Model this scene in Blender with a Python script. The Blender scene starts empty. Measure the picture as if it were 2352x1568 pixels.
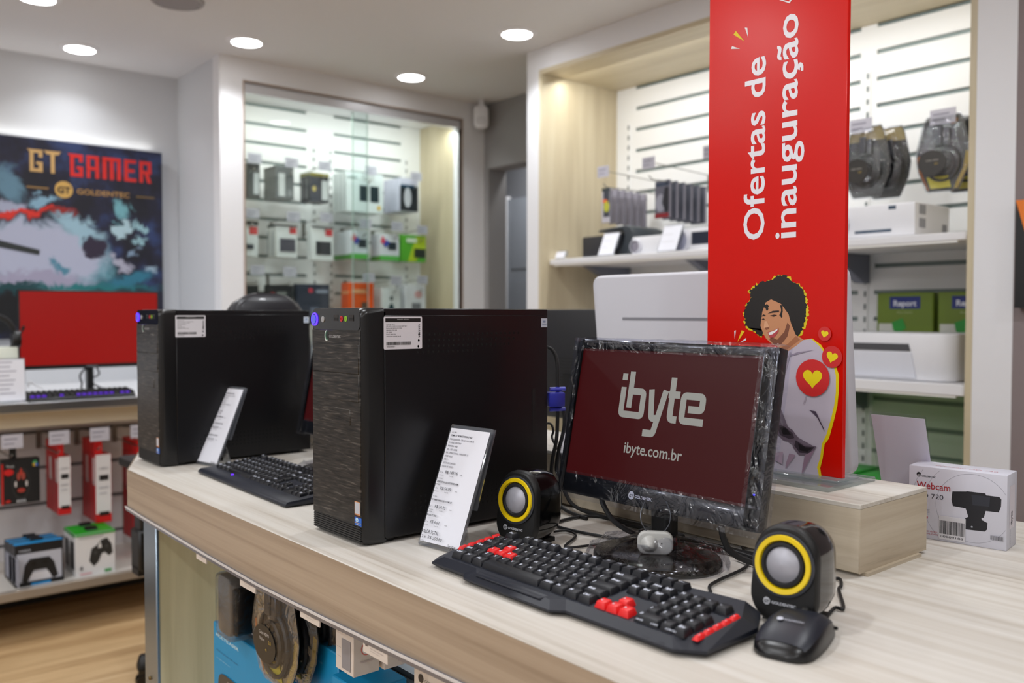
import bpy, bmesh, math, random
from mathutils import Matrix, Vector
random.seed(7)
sc = bpy.context.scene
COL = sc.collection
PI = math.pi

# ------------------------------------------------------------------ camera
CAM_Z = 1.252                       # lens height above the floor (m)
YAW, PITCH, ROLL = math.radians(-49.9015), math.radians(-1.7996), math.radians(0.0464)
FPX = 2027.03                       # focal length in pixels of the 2352 px wide frame
CAM = Vector((0, 0, CAM_Z))
fw = Vector((math.sin(YAW)*math.cos(PITCH), math.cos(YAW)*math.cos(PITCH), math.sin(PITCH)))
rt0 = Vector((math.cos(YAW), -math.sin(YAW), 0)); up0 = rt0.cross(fw)
rt = rt0*math.cos(ROLL) + up0*math.sin(ROLL)
up = up0*math.cos(ROLL) - rt0*math.sin(ROLL)
cd = bpy.data.cameras.new('camera'); cam = bpy.data.objects.new('camera', cd); COL.objects.link(cam)
cam.matrix_world = Matrix(((rt.x, up.x, -fw.x, 0), (rt.y, up.y, -fw.y, 0), (rt.z, up.z, -fw.z, CAM_Z), (0, 0, 0, 1)))
cd.sensor_width = 36; cd.lens = FPX*36/2352; cd.clip_start = 0.05; cd.clip_end = 60
cd.dof.use_dof = True; cd.dof.focus_distance = 1.34; cd.dof.aperture_fstop = 3.7
sc.camera = cam

# ------------------------------------------------------------------ world, exposure, lamps
w = bpy.data.worlds.new('world'); sc.world = w; w.use_nodes = True
w.node_tree.nodes['Background'].inputs[0].default_value = (0.9, 0.95, 1.0, 1)
w.node_tree.nodes['Background'].inputs[1].default_value = 0.16
sc.view_settings.view_transform = 'Standard'; sc.view_settings.look = 'None'
sc.view_settings.gamma = 1; sc.view_settings.use_curve_mapping = False
sc.view_settings.exposure = -0.07

CEIL = 2.5
def area(name, loc, power, sx, sy, rot=(0, 0, 0), color=(1, 1, 1), shape='RECTANGLE', spread=180):
    l = bpy.data.lights.new(name, 'AREA'); l.energy = power; l.shape = shape; l.size = sx
    if shape in ('RECTANGLE', 'ELLIPSE'): l.size_y = sy
    l.color = color; l.spread = math.radians(spread)
    o = bpy.data.objects.new(name, l); o.location = loc; o.rotation_euler = rot; COL.objects.link(o); return o
SHOWN = [(-4.52, 1.145), (-3.91, 1.70), (-3.02, 2.57), (-3.925, 2.61), (-3.9, 0.834)]
UNSEEN = [(-2.28, -0.94), (-3.2, -1.9), (-2.35, 0.75), (-1.75, 1.75), (-1.1, 0.35), (-0.45, 1.5), (0.3, 0.3), (-0.9, -0.9), (-3.2, -0.3), (0.9, 1.6), (1.2, -0.9)]
REAR_FILL = [(-1.4, -2.2), (0.1, -2.3), (-2.5, -2.9), (1.5, -2.4), (-0.6, -3.1)]  # unseen lamps added behind the camera as frontal fill
DOWN = 8.3
for k_, (x, y) in enumerate(SHOWN): area('downlight_or_fill_lamp', (x, y, CEIL-0.02), DOWN*(.2 if k_ == 0 else .45), .12, .12, shape='DISK', color=(.94, .968, 1), spread=125)
for x, y in UNSEEN: area('downlight_or_fill_lamp', (x, y, CEIL-0.02), DOWN, .12, .12, shape='DISK', color=(.94, .968, 1))
for x, y in REAR_FILL: area('downlight_or_fill_lamp', (x, y, CEIL-0.02), DOWN*2.1, .12, .12, shape='DISK', color=(.94, .968, 1))
area('niche_strip_lamp', (-4.25, 2.47, 2.335), 6, .04, 1.28, (0, math.radians(24), 0), (1, 1, .97))
area('unit_strip_lamp', (-2.14, 2.90, 2.365), 8, 1.85, .04, (math.radians(20), 0, 0), (1, 1, .98))
area('poster_strip_lamp', (-4.755, 0.9, 2.10), .5, .02, 1.3, (0, PI, 0), (1, .98, .93))

# pixel -> point on a plane of the room (used to lay out what stands on the far shelves)
def ray(x, y): return rt*((x-1176)/FPX) - up*((y-784)/FPX) + fw
def onX(x, y, X): d = ray(x, y); return CAM + d*(X/d.x)
def onY(x, y, Y): d = ray(x, y); return CAM + d*(Y/d.y)
def onZ(x, y, Z): d = ray(x, y); return CAM + d*((Z-CAM_Z)/d.z)

# ------------------------------------------------------------------ materials
def lin(c): return c/12.92 if c <= .04045 else ((c+.055)/1.055)**2.4
def rgb(h): h = h.lstrip('#'); return tuple(lin(int(h[i:i+2], 16)/255) for i in (0, 2, 4)) + (1,)
MC = {}
def mat(name, color, rough=.5, metal=0, coat=0, emit=None, es=1, spec=.5):
    if name in MC: return MC[name]
    m = bpy.data.materials.new(name); m.use_nodes = True; b = m.node_tree.nodes['Principled BSDF']
    b.inputs['Base Color'].default_value = rgb(color) if isinstance(color, str) else color
    b.inputs['Roughness'].default_value = rough; b.inputs['Metallic'].default_value = metal
    b.inputs['Coat Weight'].default_value = coat; b.inputs['Specular IOR Level'].default_value = spec
    if emit: b.inputs['Emission Color'].default_value = rgb(emit); b.inputs['Emission Strength'].default_value = es
    MC[name] = m; return m
def ink(c, rough=.45): return mat('print_%s_%d' % (c.lstrip('#'), rough*100), c, rough)
def N(m, t, **k):
    n = m.node_tree.nodes.new(t)
    for a, v in k.items():
        if a.startswith('i_'): n.inputs[a[2:].replace('_', ' ')].default_value = v
        else: setattr(n, a, v)
    return n
def ramp(m, fac, stops):
    r = N(m, 'ShaderNodeValToRGB'); e = r.color_ramp.elements
    while len(e) < len(stops): e.new(.5)
    for q, (p, c) in zip(e, stops): q.position = p; q.color = rgb(c) if isinstance(c, str) else c
    m.node_tree.links.new(fac, r.inputs[0]); return r
def wood(name, stops, axis='X', rough=.45, along=1.6, across=38, bump=.05, world=False):
    m = mat(name, '#cccccc', rough); L = m.node_tree.links; b = m.node_tree.nodes['Principled BSDF']
    tc = N(m, 'ShaderNodeTexCoord'); mp = N(m, 'ShaderNodeMapping'); L.new(tc.outputs['Object'], mp.inputs[0])
    s = [across]*3; s['XYZ'.index(axis)] = along; mp.inputs['Scale'].default_value = s
    n1 = N(m, 'ShaderNodeTexNoise', i_Scale=1.0, i_Detail=5.0, i_Roughness=.62, i_Distortion=.35); L.new(mp.outputs[0], n1.inputs[0])
    n2 = N(m, 'ShaderNodeTexNoise', i_Scale=.16, i_Detail=3.0, i_Distortion=.9); L.new(mp.outputs[0], n2.inputs[0])
    mx = N(m, 'ShaderNodeMix', data_type='FLOAT'); mx.inputs[0].default_value = .42
    L.new(n1.outputs[0], mx.inputs[2]); L.new(n2.outputs[0], mx.inputs[3])
    r = ramp(m, mx.outputs[0], stops); L.new(r.outputs[0], b.inputs['Base Color'])
    if bump:
        bp = N(m, 'ShaderNodeBump', i_Strength=bump, i_Distance=.002); L.new(n1.outputs[0], bp.inputs['Height']); L.new(bp.outputs[0], b.inputs['Normal'])
    return m
W_TOP = wood('worktop_laminate', [(.32, '#a89e90'), (.44, '#c6bfb5'), (.54, '#cfcac2'), (.70, '#dcd8d2')], 'X', along=1.3, across=62)
W_FAS = wood('fascia_laminate', [(.32, '#8c7a67'), (.5, '#a69480'), (.70, '#b3a28e')], 'X', along=1.2, across=80)
W_RIS = wood('riser_laminate', [(.30, '#8f7f69'), (.42, '#b9ab95'), (.55, '#c8bba6'), (.72, '#d5cab8')], 'X', along=2.2, across=58)
W_RISY = wood('riser_end_laminate', [(.30, '#8f7f69'), (.42, '#b3a48e'), (.55, '#c0b39e'), (.72, '#cdc1ae')], 'Y', along=2.2, across=58)
W_PAN = wood('panel_laminate', [(.30, '#b7a98c'), (.5, '#cabd9f'), (.72, '#d6cbb0')], 'Z', across=26)
W_FLR = wood('floor_plank', [(.30, '#7d5a38'), (.43, '#a98860'), (.55, '#c6a67c'), (.68, '#dcc29c')], 'Y', along=.8, across=11, rough=.42)
WHITE = mat('white_paint', '#e9e9ec', .55)
WALLW = mat('wall_paint', '#d2d4d8', .7)
CEILM = mat('ceiling_paint', '#e0dfe0', .85)
GREYW = mat('grey_concrete', '#8d8b8b', .8)
MAUVE = mat('mauve_wall', '#8a7e7e', .8)
BLK = mat('black_plastic', '#0b0b0d', .42)
BLKM = mat('black_powder_steel', '#09090d', .36, spec=.45)
BLKG = mat('black_gloss', '#060607', .12, coat=.3)
KBM = mat('keyboard_plastic', '#141824', .46)
KEYM = mat('keycap_plastic', '#0e1018', .48)
KEYR = mat('red_keycap', '#e01a1c', .4)
CHROME = mat('steel', '#b8b8bc', .25, 1)
ALU = mat('brushed_aluminium', '#9a9a9c', .32, 1)
YEL = mat('yellow_ring', '#f0cf0a', .3, coat=.5)
CONE = mat('speaker_cone', '#a9a9b2', .38, metal=.25)
RUB = mat('rubber', '#0e0e10', .6)
PAPER = mat('white_paper', '#e4e5ee', .6)
WPL = mat('white_plastic', '#e6e6ea', .4)
LED = mat('downlight_lens', '#ffffff', .5, emit='#ffffff', es=14)
def thin(name, tint, gloss=.12, rough=.05, haze=0, bump=0, bscale=40, fres=.55):
    m = bpy.data.materials.new(name); m.use_nodes = True; nt = m.node_tree; L = nt.links
    nt.nodes.remove(nt.nodes['Principled BSDF']); out = nt.nodes['Material Output']
    t = N(m, 'ShaderNodeBsdfTransparent', i_Color=rgb(tint)); g = N(m, 'ShaderNodeBsdfGlossy', i_Color=(1, 1, 1, 1), i_Roughness=rough)
    lw = N(m, 'ShaderNodeLayerWeight', i_Blend=.25); ma = N(m, 'ShaderNodeMath', operation='MULTIPLY_ADD'); ma.inputs[1].default_value = fres; ma.inputs[2].default_value = gloss
    ma.use_clamp = True; L.new(lw.outputs['Fresnel'], ma.inputs[0])
    mx = N(m, 'ShaderNodeMixShader'); L.new(ma.outputs[0], mx.inputs[0]); L.new(t.outputs[0], mx.inputs[1]); L.new(g.outputs[0], mx.inputs[2])
    last = mx
    if haze:
        d = N(m, 'ShaderNodeBsdfDiffuse', i_Color=(.8, .82, .9, 1)); m2 = N(m, 'ShaderNodeMixShader'); m2.inputs[0].default_value = haze
        L.new(mx.outputs[0], m2.inputs[1]); L.new(d.outputs[0], m2.inputs[2]); last = m2
    if bump:
        tc = N(m, 'ShaderNodeTexCoord'); n = N(m, 'ShaderNodeTexNoise', i_Scale=bscale, i_Detail=3.0, i_Distortion=1.5); L.new(tc.outputs['Object'], n.inputs[0])
        bp = N(m, 'ShaderNodeBump', i_Strength=bump, i_Distance=.01); L.new(n.outputs[0], bp.inputs['Height']); L.new(bp.outputs[0], g.inputs['Normal'])
    L.new(last.outputs[0], out.inputs[0]); MC[name] = m; return m
GLASS = thin('cabinet_glass', '#f6faf9', .015, .02, fres=.12)
ACR = thin('clear_acrylic', '#eef0f2', .06, .04, haze=.05)
ACRB = thin('acrylic_block', '#e8eded', .08, .06, haze=.08)
FILM = thin('crinkled_film', '#f0f2fa', .045, .12, haze=.004, bump=.7, bscale=26, fres=.35)
FILM2 = thin('base_film', '#f4f5fa', .035, .05, haze=0, bump=.5, bscale=45, fres=.45)
BLIS = thin('blister_plastic', '#f2f4f6', .06, .05, haze=.006, bump=.4, bscale=30, fres=.5)
def brushed():
    m = mat('brushed_black', '#2a2724', .34, .35); L = m.node_tree.links; b = m.node_tree.nodes['Principled BSDF']
    tc = N(m, 'ShaderNodeTexCoord'); mp = N(m, 'ShaderNodeMapping'); mp.inputs['Scale'].default_value = (28, 28, 300); L.new(tc.outputs['Object'], mp.inputs[0])
    n = N(m, 'ShaderNodeTexNoise', i_Scale=1.0, i_Detail=4.0, i_Distortion=.4); L.new(mp.outputs[0], n.inputs[0])
    r = ramp(m, n.outputs[0], [(.35, '#151413'), (.58, '#37332f'), (.75, '#6b655f')]); L.new(r.outputs[0], b.inputs['Base Color'])
    bp = N(m, 'ShaderNodeBump', i_Strength=.5, i_Distance=.0006); L.new(n.outputs[0], bp.inputs['Height']); L.new(bp.outputs[0], b.inputs['Normal']); return m
BRUSH = brushed()

# ------------------------------------------------------------------ mesh helpers
def frame(o, u, v, n): return Matrix(((u[0], v[0], n[0], o[0]), (u[1], v[1], n[1], o[1]), (u[2], v[2], n[2], o[2]), (0, 0, 0, 1)))
def FY(x=0, y=0, z=0): return frame((x, y, z), (1, 0, 0), (0, 0, 1), (0, -1, 0))      # a face turned to -Y
def FX(x=0, y=0, z=0): return frame((x, y, z), (0, 1, 0), (0, 0, 1), (1, 0, 0))       # a face turned to +X
def FL(x=0, y=0, z=0): return frame((x, y, z), (0, -1, 0), (0, 0, 1), (-1, 0, 0))     # a face turned to -X
def FB(x=0, y=0, z=0): return frame((x, y, z), (-1, 0, 0), (0, 0, 1), (0, 1, 0))      # a face turned to +Y
def FT(x=0, y=0, z=0): return Matrix.Translation((x, y, z))                            # a face turned up
TXT = {}
def glyphs(s, bold=0):
    k = (s, bold)
    if k not in TXT:
        c = bpy.data.curves.new('t', 'FONT'); c.body = s; c.size = 1; c.offset = bold; c.resolution_u = 3; c.fill_mode = 'FRONT'
        o = bpy.data.objects.new('t', c); me = o.to_mesh()
        TXT[k] = ([(v.co.x, v.co.y) for v in me.vertices], [tuple(p.vertices) for p in me.polygons])
        o.to_mesh_clear(); bpy.data.objects.remove(o); bpy.data.curves.remove(c)
    return TXT[k]
def rrect(w, h, r, cx=0, cy=0, n=5):
    P = []
    for sx, sy, a in ((1, 1, 0), (-1, 1, 90), (-1, -1, 180), (1, -1, 270)):
        for i in range(n+1):
            t = math.radians(a+90*i/n); P.append((cx+sx*(w/2-r)+r*math.cos(t), cy+sy*(h/2-r)+r*math.sin(t)))
    return P
def ell(rx, ry, cx=0, cy=0, n=24): return [(cx+rx*math.cos(2*PI*i/n), cy+ry*math.sin(2*PI*i/n)) for i in range(n)]
def smooth_path(P, k=6, closed=False):
    P = [Vector(p) for p in P]; n = len(P); out = []
    for i in range(n if closed else n-1):
        g = (lambda j: P[j % n]) if closed else (lambda j: P[min(max(j, 0), n-1)])
        a, b, c, d = g(i-1), g(i), g(i+1), g(i+2)
        for j in range(k):
            t = j/k; out.append(.5*((2*b)+(c-a)*t+(2*a-5*b+4*c-d)*t*t+(3*b-a-3*c+d)*t**3))
    if not closed: out.append(P[-1])
    return out
class MB:
    def __init__(s): s.v = []; s.f = []; s.m = []; s.s = []
    def add(s, V, F, m=0, T=None, sm=False):
        b = len(s.v); T = T or Matrix.Identity(4)
        s.v += [tuple(T @ Vector(p)) for p in V]
        for f in F: s.f.append([i+b for i in f]); s.m.append(m); s.s.append(sm)
        return s
    def box(s, x0, x1, y0, y1, z0, z1, m=0, T=None):
        return s.add([(x0, y0, z0), (x1, y0, z0), (x1, y1, z0), (x0, y1, z0), (x0, y0, z1), (x1, y0, z1), (x1, y1, z1), (x0, y1, z1)],
                     [(3, 2, 1, 0), (4, 5, 6, 7), (0, 1, 5, 4), (1, 2, 6, 5), (2, 3, 7, 6), (3, 0, 4, 7)], m, T)
    def taper(s, b, t, z0, z1, m=0, T=None):           # b, t = (x0,x1,y0,y1)
        return s.add([(b[0], b[2], z0), (b[1], b[2], z0), (b[1], b[3], z0), (b[0], b[3], z0), (t[0], t[2], z1), (t[1], t[2], z1), (t[1], t[3], z1), (t[0], t[3], z1)],
                     [(3, 2, 1, 0), (4, 5, 6, 7), (0, 1, 5, 4), (1, 2, 6, 5), (2, 3, 7, 6), (3, 0, 4, 7)], m, T)
    def prism(s, P, w0, w1, m=0, T=None, sm=False):     # P counter-clockwise in (u,v)
        n = len(P); V = [(x, y, w0) for x, y in P] + [(x, y, w1) for x, y in P]
        s.add(V, [tuple(range(n-1, -1, -1)), tuple(range(n, 2*n))], m, T)
        return s.add(V, [(i, (i+1) % n, n+(i+1) % n, n+i) for i in range(n)], m, T, sm)
    def sheet(s, P, m=0, T=None, w=0): return s.add([(x, y, w) for x, y in P], [tuple(range(len(P)))], m, T)
    def loft(s, R, m=0, T=None, sm=True, caps=True, closed=True):
        n = len(R[0]); V = [p for r in R for p in r]; F = []
        for k in range(len(R)-1):
            for i in range(n if closed else n-1): F.append((k*n+i, k*n+(i+1) % n, (k+1)*n+(i+1) % n, (k+1)*n+i))
        s.add(V, F, m, T, sm)
        if caps: s.add(R[0], [tuple(range(n-1, -1, -1))], m, T); s.add(R[-1], [tuple(range(n))], m, T)
        return s
    def lathe(s, P, n=24, m=0, T=None, sm=True, caps=False):        # P = [(radius, height)]
        return s.loft([[(r*math.cos(2*PI*i/n), r*math.sin(2*PI*i/n), h) for i in range(n)] for r, h in P], m, T, sm, caps)
    def tube(s, P, r, m=0, n=8, T=None, closed=False):
        P = [Vector(p) for p in P]; R = []; N_ = None; L = len(P)
        for i, p in enumerate(P):
            a = P[(i-1) % L] if (closed or i) else P[0]; b = P[(i+1) % L] if (closed or i < L-1) else P[-1]
            t = (b-a)
            if t.length < 1e-9: t = Vector((0, 0, 1))
            t.normalize()
            if N_ is None: N_ = t.orthogonal().normalized()
            N_ = (N_ - t*N_.dot(t)); N_ = N_.normalized() if N_.length > 1e-6 else t.orthogonal().normalized()
            B = t.cross(N_); rr = r[i] if isinstance(r, (list, tuple)) else r
            R.append([tuple(p+(N_*math.cos(2*PI*k/n)+B*math.sin(2*PI*k/n))*rr) for k in range(n)])
        if closed: R.append(R[0])
        return s.loft(R, m, T, True, not closed)
    def text(s, t, T, x=0, y=0, size=.01, m=0, width=None, align='L', bold=0, w=.0004, xs=1):
        V, F = glyphs(t, bold)
        if not V: return s
        x0 = min(p[0] for p in V); x1 = max(p[0] for p in V)
        sx = (width/(x1-x0)) if width else size*xs
        off = {'L': 0, 'C': .5, 'R': 1}[align]*(x1-x0)+x0
        return s.add([(x+(p[0]-off)*sx, y+p[1]*size, w) for p in V], F, m, T)
    def bevel(s, wd, seg=2, ang=35):
        bm = bmesh.new(); vs = [bm.verts.new(p) for p in s.v]
        for f, m, q in zip(s.f, s.m, s.s):
            try: fc = bm.faces.new([vs[i] for i in f]); fc.material_index = m; fc.smooth = q
            except ValueError: pass
        bmesh.ops.remove_doubles(bm, verts=bm.verts, dist=1e-6)
        E = [e for e in bm.edges if len(e.link_faces) == 2 and e.calc_face_angle(0) > math.radians(ang)]
        bmesh.ops.bevel(bm, geom=E, offset=wd, segments=seg, affect='EDGES', profile=.5, clamp_overlap=True)
        bm.verts.index_update(); s.v = [tuple(v.co) for v in bm.verts]
        s.f = [[v.index for v in f.verts] for f in bm.faces]; s.m = [f.material_index for f in bm.faces]; s.s = [True]*len(s.f)
        bm.free(); return s
    def build(s, name, mats, parent=None, loc=None, sub=0):
        me = bpy.data.meshes.new(name); me.from_pydata(s.v, [], s.f)
        mats = mats if isinstance(mats, (list, tuple)) else [mats]
        for q in mats: me.materials.append(q)
        me.polygons.foreach_set('material_index', s.m); me.polygons.foreach_set('use_smooth', s.s)
        me.validate(); me.update()
        if any(s.s):
            try: me.set_sharp_from_angle(angle=math.radians(42))
            except Exception: pass
        o = bpy.data.objects.new(name, me); COL.objects.link(o)
        if parent: o.parent = parent
        if loc: o.location = loc
        if sub: md = o.modifiers.new('s', 'SUBSURF'); md.levels = sub; md.render_levels = sub
        return o
def tag(o, label, cat, group=None, kind=None):
    o['label'] = label; o['category'] = cat
    if group: o['group'] = group
    if kind: o['kind'] = kind
    return o
def thing(name, label, cat, loc=(0, 0, 0), rz=0, group=None):
    o = bpy.data.objects.new(name, None); COL.objects.link(o); o.location = loc; o.rotation_euler = (0, 0, rz); o.empty_display_size = .05
    return tag(o, label, cat, group)
def struct(o, label=None, cat=None):
    o['kind'] = 'structure'
    if label: o['label'] = label
    if cat: o['category'] = cat
    return o
def copy_tree(o, parent=None):
    c = o.copy(); COL.objects.link(c); c.parent = parent
    for ch in [q for q in bpy.data.objects if q.parent == o]: copy_tree(ch, c)
    return c
# print on a face: every item lies a hair above the one before
class Deco:
    def __init__(s, mb, mats): s.mb = mb; s.mats = mats; s.k = 0
    def mi(s, c):
        m = ink(c) if isinstance(c, str) else c
        if m not in s.mats: s.mats.append(m)
        return s.mats.index(m)
    def draw(s, T, items, eps=.0004):
        for it in items:
            s.k += 1; w_ = eps*s.k; k = it[0]
            if k == 'r': s.mb.sheet([(it[1], it[3]), (it[2], it[3]), (it[2], it[4]), (it[1], it[4])], s.mi(it[5]), T, w_)
            elif k == 'p': s.mb.sheet(it[1], s.mi(it[2]), T, w_)
            elif k == 'e': s.mb.sheet(ell(it[3], it[4], it[1], it[2]), s.mi(it[5]), T, w_)
            elif k == 't':        # text, x, y, size, colour, opts
                o = it[6] if len(it) > 6 else {}
                s.mb.text(it[1], T, it[2], it[3], it[4], s.mi(it[5]), w=w_, **o)
        s.k = 0
def carton(name, label, cat, loc, rz, w_, d, h, body, front=(), left=(), right=(), top=(), group=None, bev=.0012, eps=.0004):
    mb = MB().box(-w_/2, w_/2, -d/2, d/2, 0, h)
    if bev: mb.bevel(bev, 1)
    mats = [ink(body) if isinstance(body, str) else body]; D = Deco(mb, mats)
    D.draw(FY(-w_/2, -d/2, 0), front, eps); D.draw(FL(-w_/2, d/2, 0), left, eps); D.draw(FX(w_/2, -d/2, 0), right, eps); D.draw(FT(-w_/2, -d/2, h), top, eps)
    o = mb.build(name, mats, loc=loc); o.rotation_euler = (0, 0, rz); return tag(o, label, cat, group)
ORD = ['front', 'second', 'third', 'fourth', 'fifth', 'sixth']
RZ = PI/2                                                            # turns a -Y face to +X
# ------------------------------------------------------------------ the room
struct(MB().box(-5.2, 3.3, -3.6, 5.2, -.05, 0).build('floor', W_FLR))
struct(MB().box(-5.2, 3.3, -3.6, 5.2, CEIL, CEIL+.08).build('ceiling', CEILM))
struct(MB().box(-4.86, -4.78, -3.6, 1.69, 0, CEIL).build('wall_left', WALLW))
struct(MB().box(-4.86, -4.26, 1.69, 1.75, 0, CEIL).build('wall_recess', WALLW))
struct(MB().box(-5.2, 3.3, -3.68, -3.6, 0, CEIL).build('wall_front', WALLW))
struct(MB().box(3.3, 3.38, -3.6, 5.2, 0, CEIL).build('wall_right', WALLW))
struct(MB().box(-1.038, 3.3, 2.80, 2.90, 0, CEIL).build('wall_back', MAUVE))
struct(MB().box(-4.18, -4.14, 3.30, 3.44, 0, CEIL).box(-4.14, -3.72, 3.30, 3.44, 2.115, CEIL).box(-3.72, -3.2, 3.30, 3.44, 0, CEIL).box(-3.2, -1.0, 3.40, 3.44, 0, CEIL).build('wall_passage', GREYW))
struct(MB().box(-5.2, -3.0, 3.95, 4.02, 0, CEIL).box(-5.2, -5.12, 3.44, 3.95, 0, CEIL).box(-3.05, -3.0, 3.44, 3.95, 0, CEIL).build('wall_corridor', mat('corridor_grey', '#77797f', .7)))
mb = MB().box(-4.80, -4.707, 3.90, 3.95, 0, 2.06).box(-4.707, -3.95, 3.92, 3.95, 0, 2.04, 1)
for z in (.30, .72, 1.14, 1.56): mb.box(-4.66, -4.05, 3.915, 3.92, z, z+.34, 1)
struct(mb.build('door_1', [WHITE, mat('door_grey', '#9298a2', .5)]))
area('corridor_fill_lamp', (-4.1, 3.62, 2.46), 11, .12, .12, shape='DISK')  # added lamp, unseen, that brightens the corridor

# ceiling: downlights, loudspeaker grille, motion sensor
def downlight(x, y, label):
    t = thing('downlight', label, 'ceiling light', (x, y, CEIL), 0, 'recessed ceiling downlights')
    MB().lathe([(.064, -.001), (.066, -.010), (.078, -.008), (.088, -.003), (.089, 0)], 32).build('trim_ring', WHITE, t)
    MB().lathe([(.0655, -.004), (.0645, -.010), (.05, -.0115), (.0001, -.012)], 32).build('lens', LED, t)
for (x, y), l in zip(SHOWN, ['round lit downlight above the gaming poster wall', 'round lit downlight nearest the left corner of the glass cabinet', 'round lit downlight nearest the white wall unit with the red banner',
                             'round lit downlight above the right end of the glass cabinet', 'round lit downlight cut off by the top left edge of the photo']): downlight(x, y, l)
t = thing('ceiling_speaker', 'round grey loudspeaker grille flush in the ceiling at the top edge', 'speaker', (-3.58, 1.27, CEIL))
MB().lathe([(.0001, -.012), (.085, -.012), (.088, -.008)], 36).build('grille', mat('grille_grey', '#9b9799', .7), t)
MB().lathe([(.088, -.012), (.10, -.010), (.104, 0)], 36).build('rim', mat('rim_grey', '#a9a5a6', .6), t)
t = thing('motion_sensor', 'small white motion sensor hanging from the ceiling in the far corner', 'sensor', (-4.10, 3.215, 2.475), math.radians(50))
mb = MB(); mb.prism(rrect(.085, .13, .03), -.03, .03, 0, FY(0, 0, -.075)); mb.bevel(.008, 2); mb.build('housing', WPL, t)
MB().prism(rrect(.06, .05, .02), .030, .036, 0, FY(0, 0, -.10)).build('lens', mat('sensor_lens', '#d2d2d6', .3), t)
MB().box(-.015, .015, -.015, .015, -.012, .026).build('bracket', WPL, t)

# ------------------------------------------------------------------ glass-fronted cabinet in the corner
cb = thing('glass_cabinet', 'tall white built-in cabinet with sliding glass doors and hanging stock', 'display cabinet', (-4.18, 2.49, 0))
cb.location = (0, 0, 0)
X1, Y0, Y1, BX = -4.18, 1.804, 3.131, -4.62
mb = MB().box(-4.26, X1, 1.679, Y0, 0, CEIL).box(-4.26, X1, Y1, 3.30, 0, CEIL).box(-4.26, X1, Y0, Y1, 2.386, CEIL).box(-4.26, X1, Y0, Y1, 0, .12)
mb.build('frame', WHITE, cb)
e = .009
MB().box(X1-.03, X1+.003, Y0-e, Y0, .12, 2.386+e).box(X1-.03, X1+.003, Y1, Y1+e, .12, 2.386+e).box(X1-.03, X1+.003, Y0, Y1, 2.386, 2.386+e).build('edge_band', mat('edge_band_brown', '#a8968a', .5), cb)
for za, zb in ((2.338, 2.386), (.12, .15)): MB().box(-4.235, -4.19, Y0, Y1, za, zb).build('door_track', mat('track_white', '#d5d5da', .35, .3), cb)
for ya, yb in ((Y0-.04, Y0-.02), (Y1, Y1+.02)): MB().box(BX, -4.26, ya, yb, 0, 2.4).build('side_panel', W_PAN, cb)
MB().box(BX-.02, -4.26, Y0-.02, Y1, 2.40, 2.42).build('top_panel', WHITE, cb)
GRV = mat('slat_groove', '#7d8a88', .5, .2); SLT = mat('slat_white', '#eceded', .45)
def slats(mb, T, x0, x1, z0, z1, grooves, gh=.017):         # boards between grooves, T maps (u=x, v=z, n=out)
    mb.prism([(x0, z0), (x1, z0), (x1, z1), (x0, z1)], -.012, 0, 1, T)
    edges = [z0]
    for g in sorted(grooves):
        if z0 < g < z1: edges += [g-gh/2, g+gh/2]
    edges.append(z1)
    for a, b in zip(edges[0::2], edges[1::2]): mb.prism([(x0, a), (x1, a), (x1, b), (x0, b)], 0, .008, 0, T)
GZ1 = [2.39-.1025*k for k in range(22)]
mb = MB(); TA = FX(BX, 0, 0)
slats(mb, TA, Y0-.02, 2.356, .12, 2.40, GZ1); slats(mb, TA, 2.53, 2.992, .12, 2.40, [g+.004 for g in GZ1])
mb.prism([(2.356, .12), (2.53, .12), (2.53, 2.4), (2.356, 2.4)], -.012, .008, 0, TA); mb.prism([(2.992, .12), (Y1, .12), (Y1, 2.4), (2.992, 2.4)], -.012, .008, 0, TA)
mb.build('slat_panel', [SLT, GRV], cb)
UPM = mat('upright_slot', '#6d7676', .5, .4)
def upright(T, u, z0, z1, parent):
    mb = MB().prism([(u-.011, z0), (u+.011, z0), (u+.011, z1), (u-.011, z1)], .008, .013, 0, T)
    z = z0+.02
    while z < z1-.02: mb.sheet([(u-.005, z), (u+.005, z), (u+.005, z+.022), (u-.005, z+.022)], 1, T, .0134); z += .05
    mb.build('slotted_upright', [SLT, UPM], parent)
for u in (2.40, 2.506, 3.026): upright(TA, u, .2, 2.20, cb)
GE = mat('glass_edge_green', '#a9c2b8', .15)
for a, b, xx, ye in ((Y0, 2.51, -4.208, 2.51), (2.43, Y1, -4.222, 2.426)):
    gdoor = MB().box(xx-.003, xx+.003, a, b, .15, 2.34).build('glass_door', GLASS, cb); MB().box(xx-.003, xx+.003, ye, ye+.004, .15, 2.34).build('polished_edge', GE, gdoor)

# ------------------------------------------------------------------ open white wall unit with wooden lining
ut = thing('wall_unit', 'open white wall unit lined in pale wood with white slatted back', 'display cabinet')
UX0, UX1, UY, UB = -3.108, -1.171, 2.80, 3.32
MB().box(-3.214, UX0-.02, UY, UY+.03, 0, CEIL).box(UX1+.02, -1.038, UY, UY+.03, 0, CEIL).box(UX0-.02, UX1+.02, UY, UY+.03, 2.398, CEIL).build('frame', WHITE, ut)
for xa in (UX0-.02, UX1): MB().box(xa, xa+.02, UY-.001, UB, 0, 2.378).build('side_panel', W_PAN, ut)
MB().box(UX0-.02, UX1+.02, UY-.001, UB, 2.378, 2.398).build('top_panel', wood('top_panel_laminate', [(.30, '#b7a98c'), (.5, '#cabd9f'), (.72, '#d6cbb0')], 'X'), ut)
GZ2 = [2.372-.1035*k for k in range(22)]; TU = FY(0, UB, 0); mb = MB()
slats(mb, TU, -2.981, -1.80, 1.0, 2.378, GZ2); slats(mb, TU, -1.734, UX1, 1.0, 2.378, GZ2)
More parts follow.
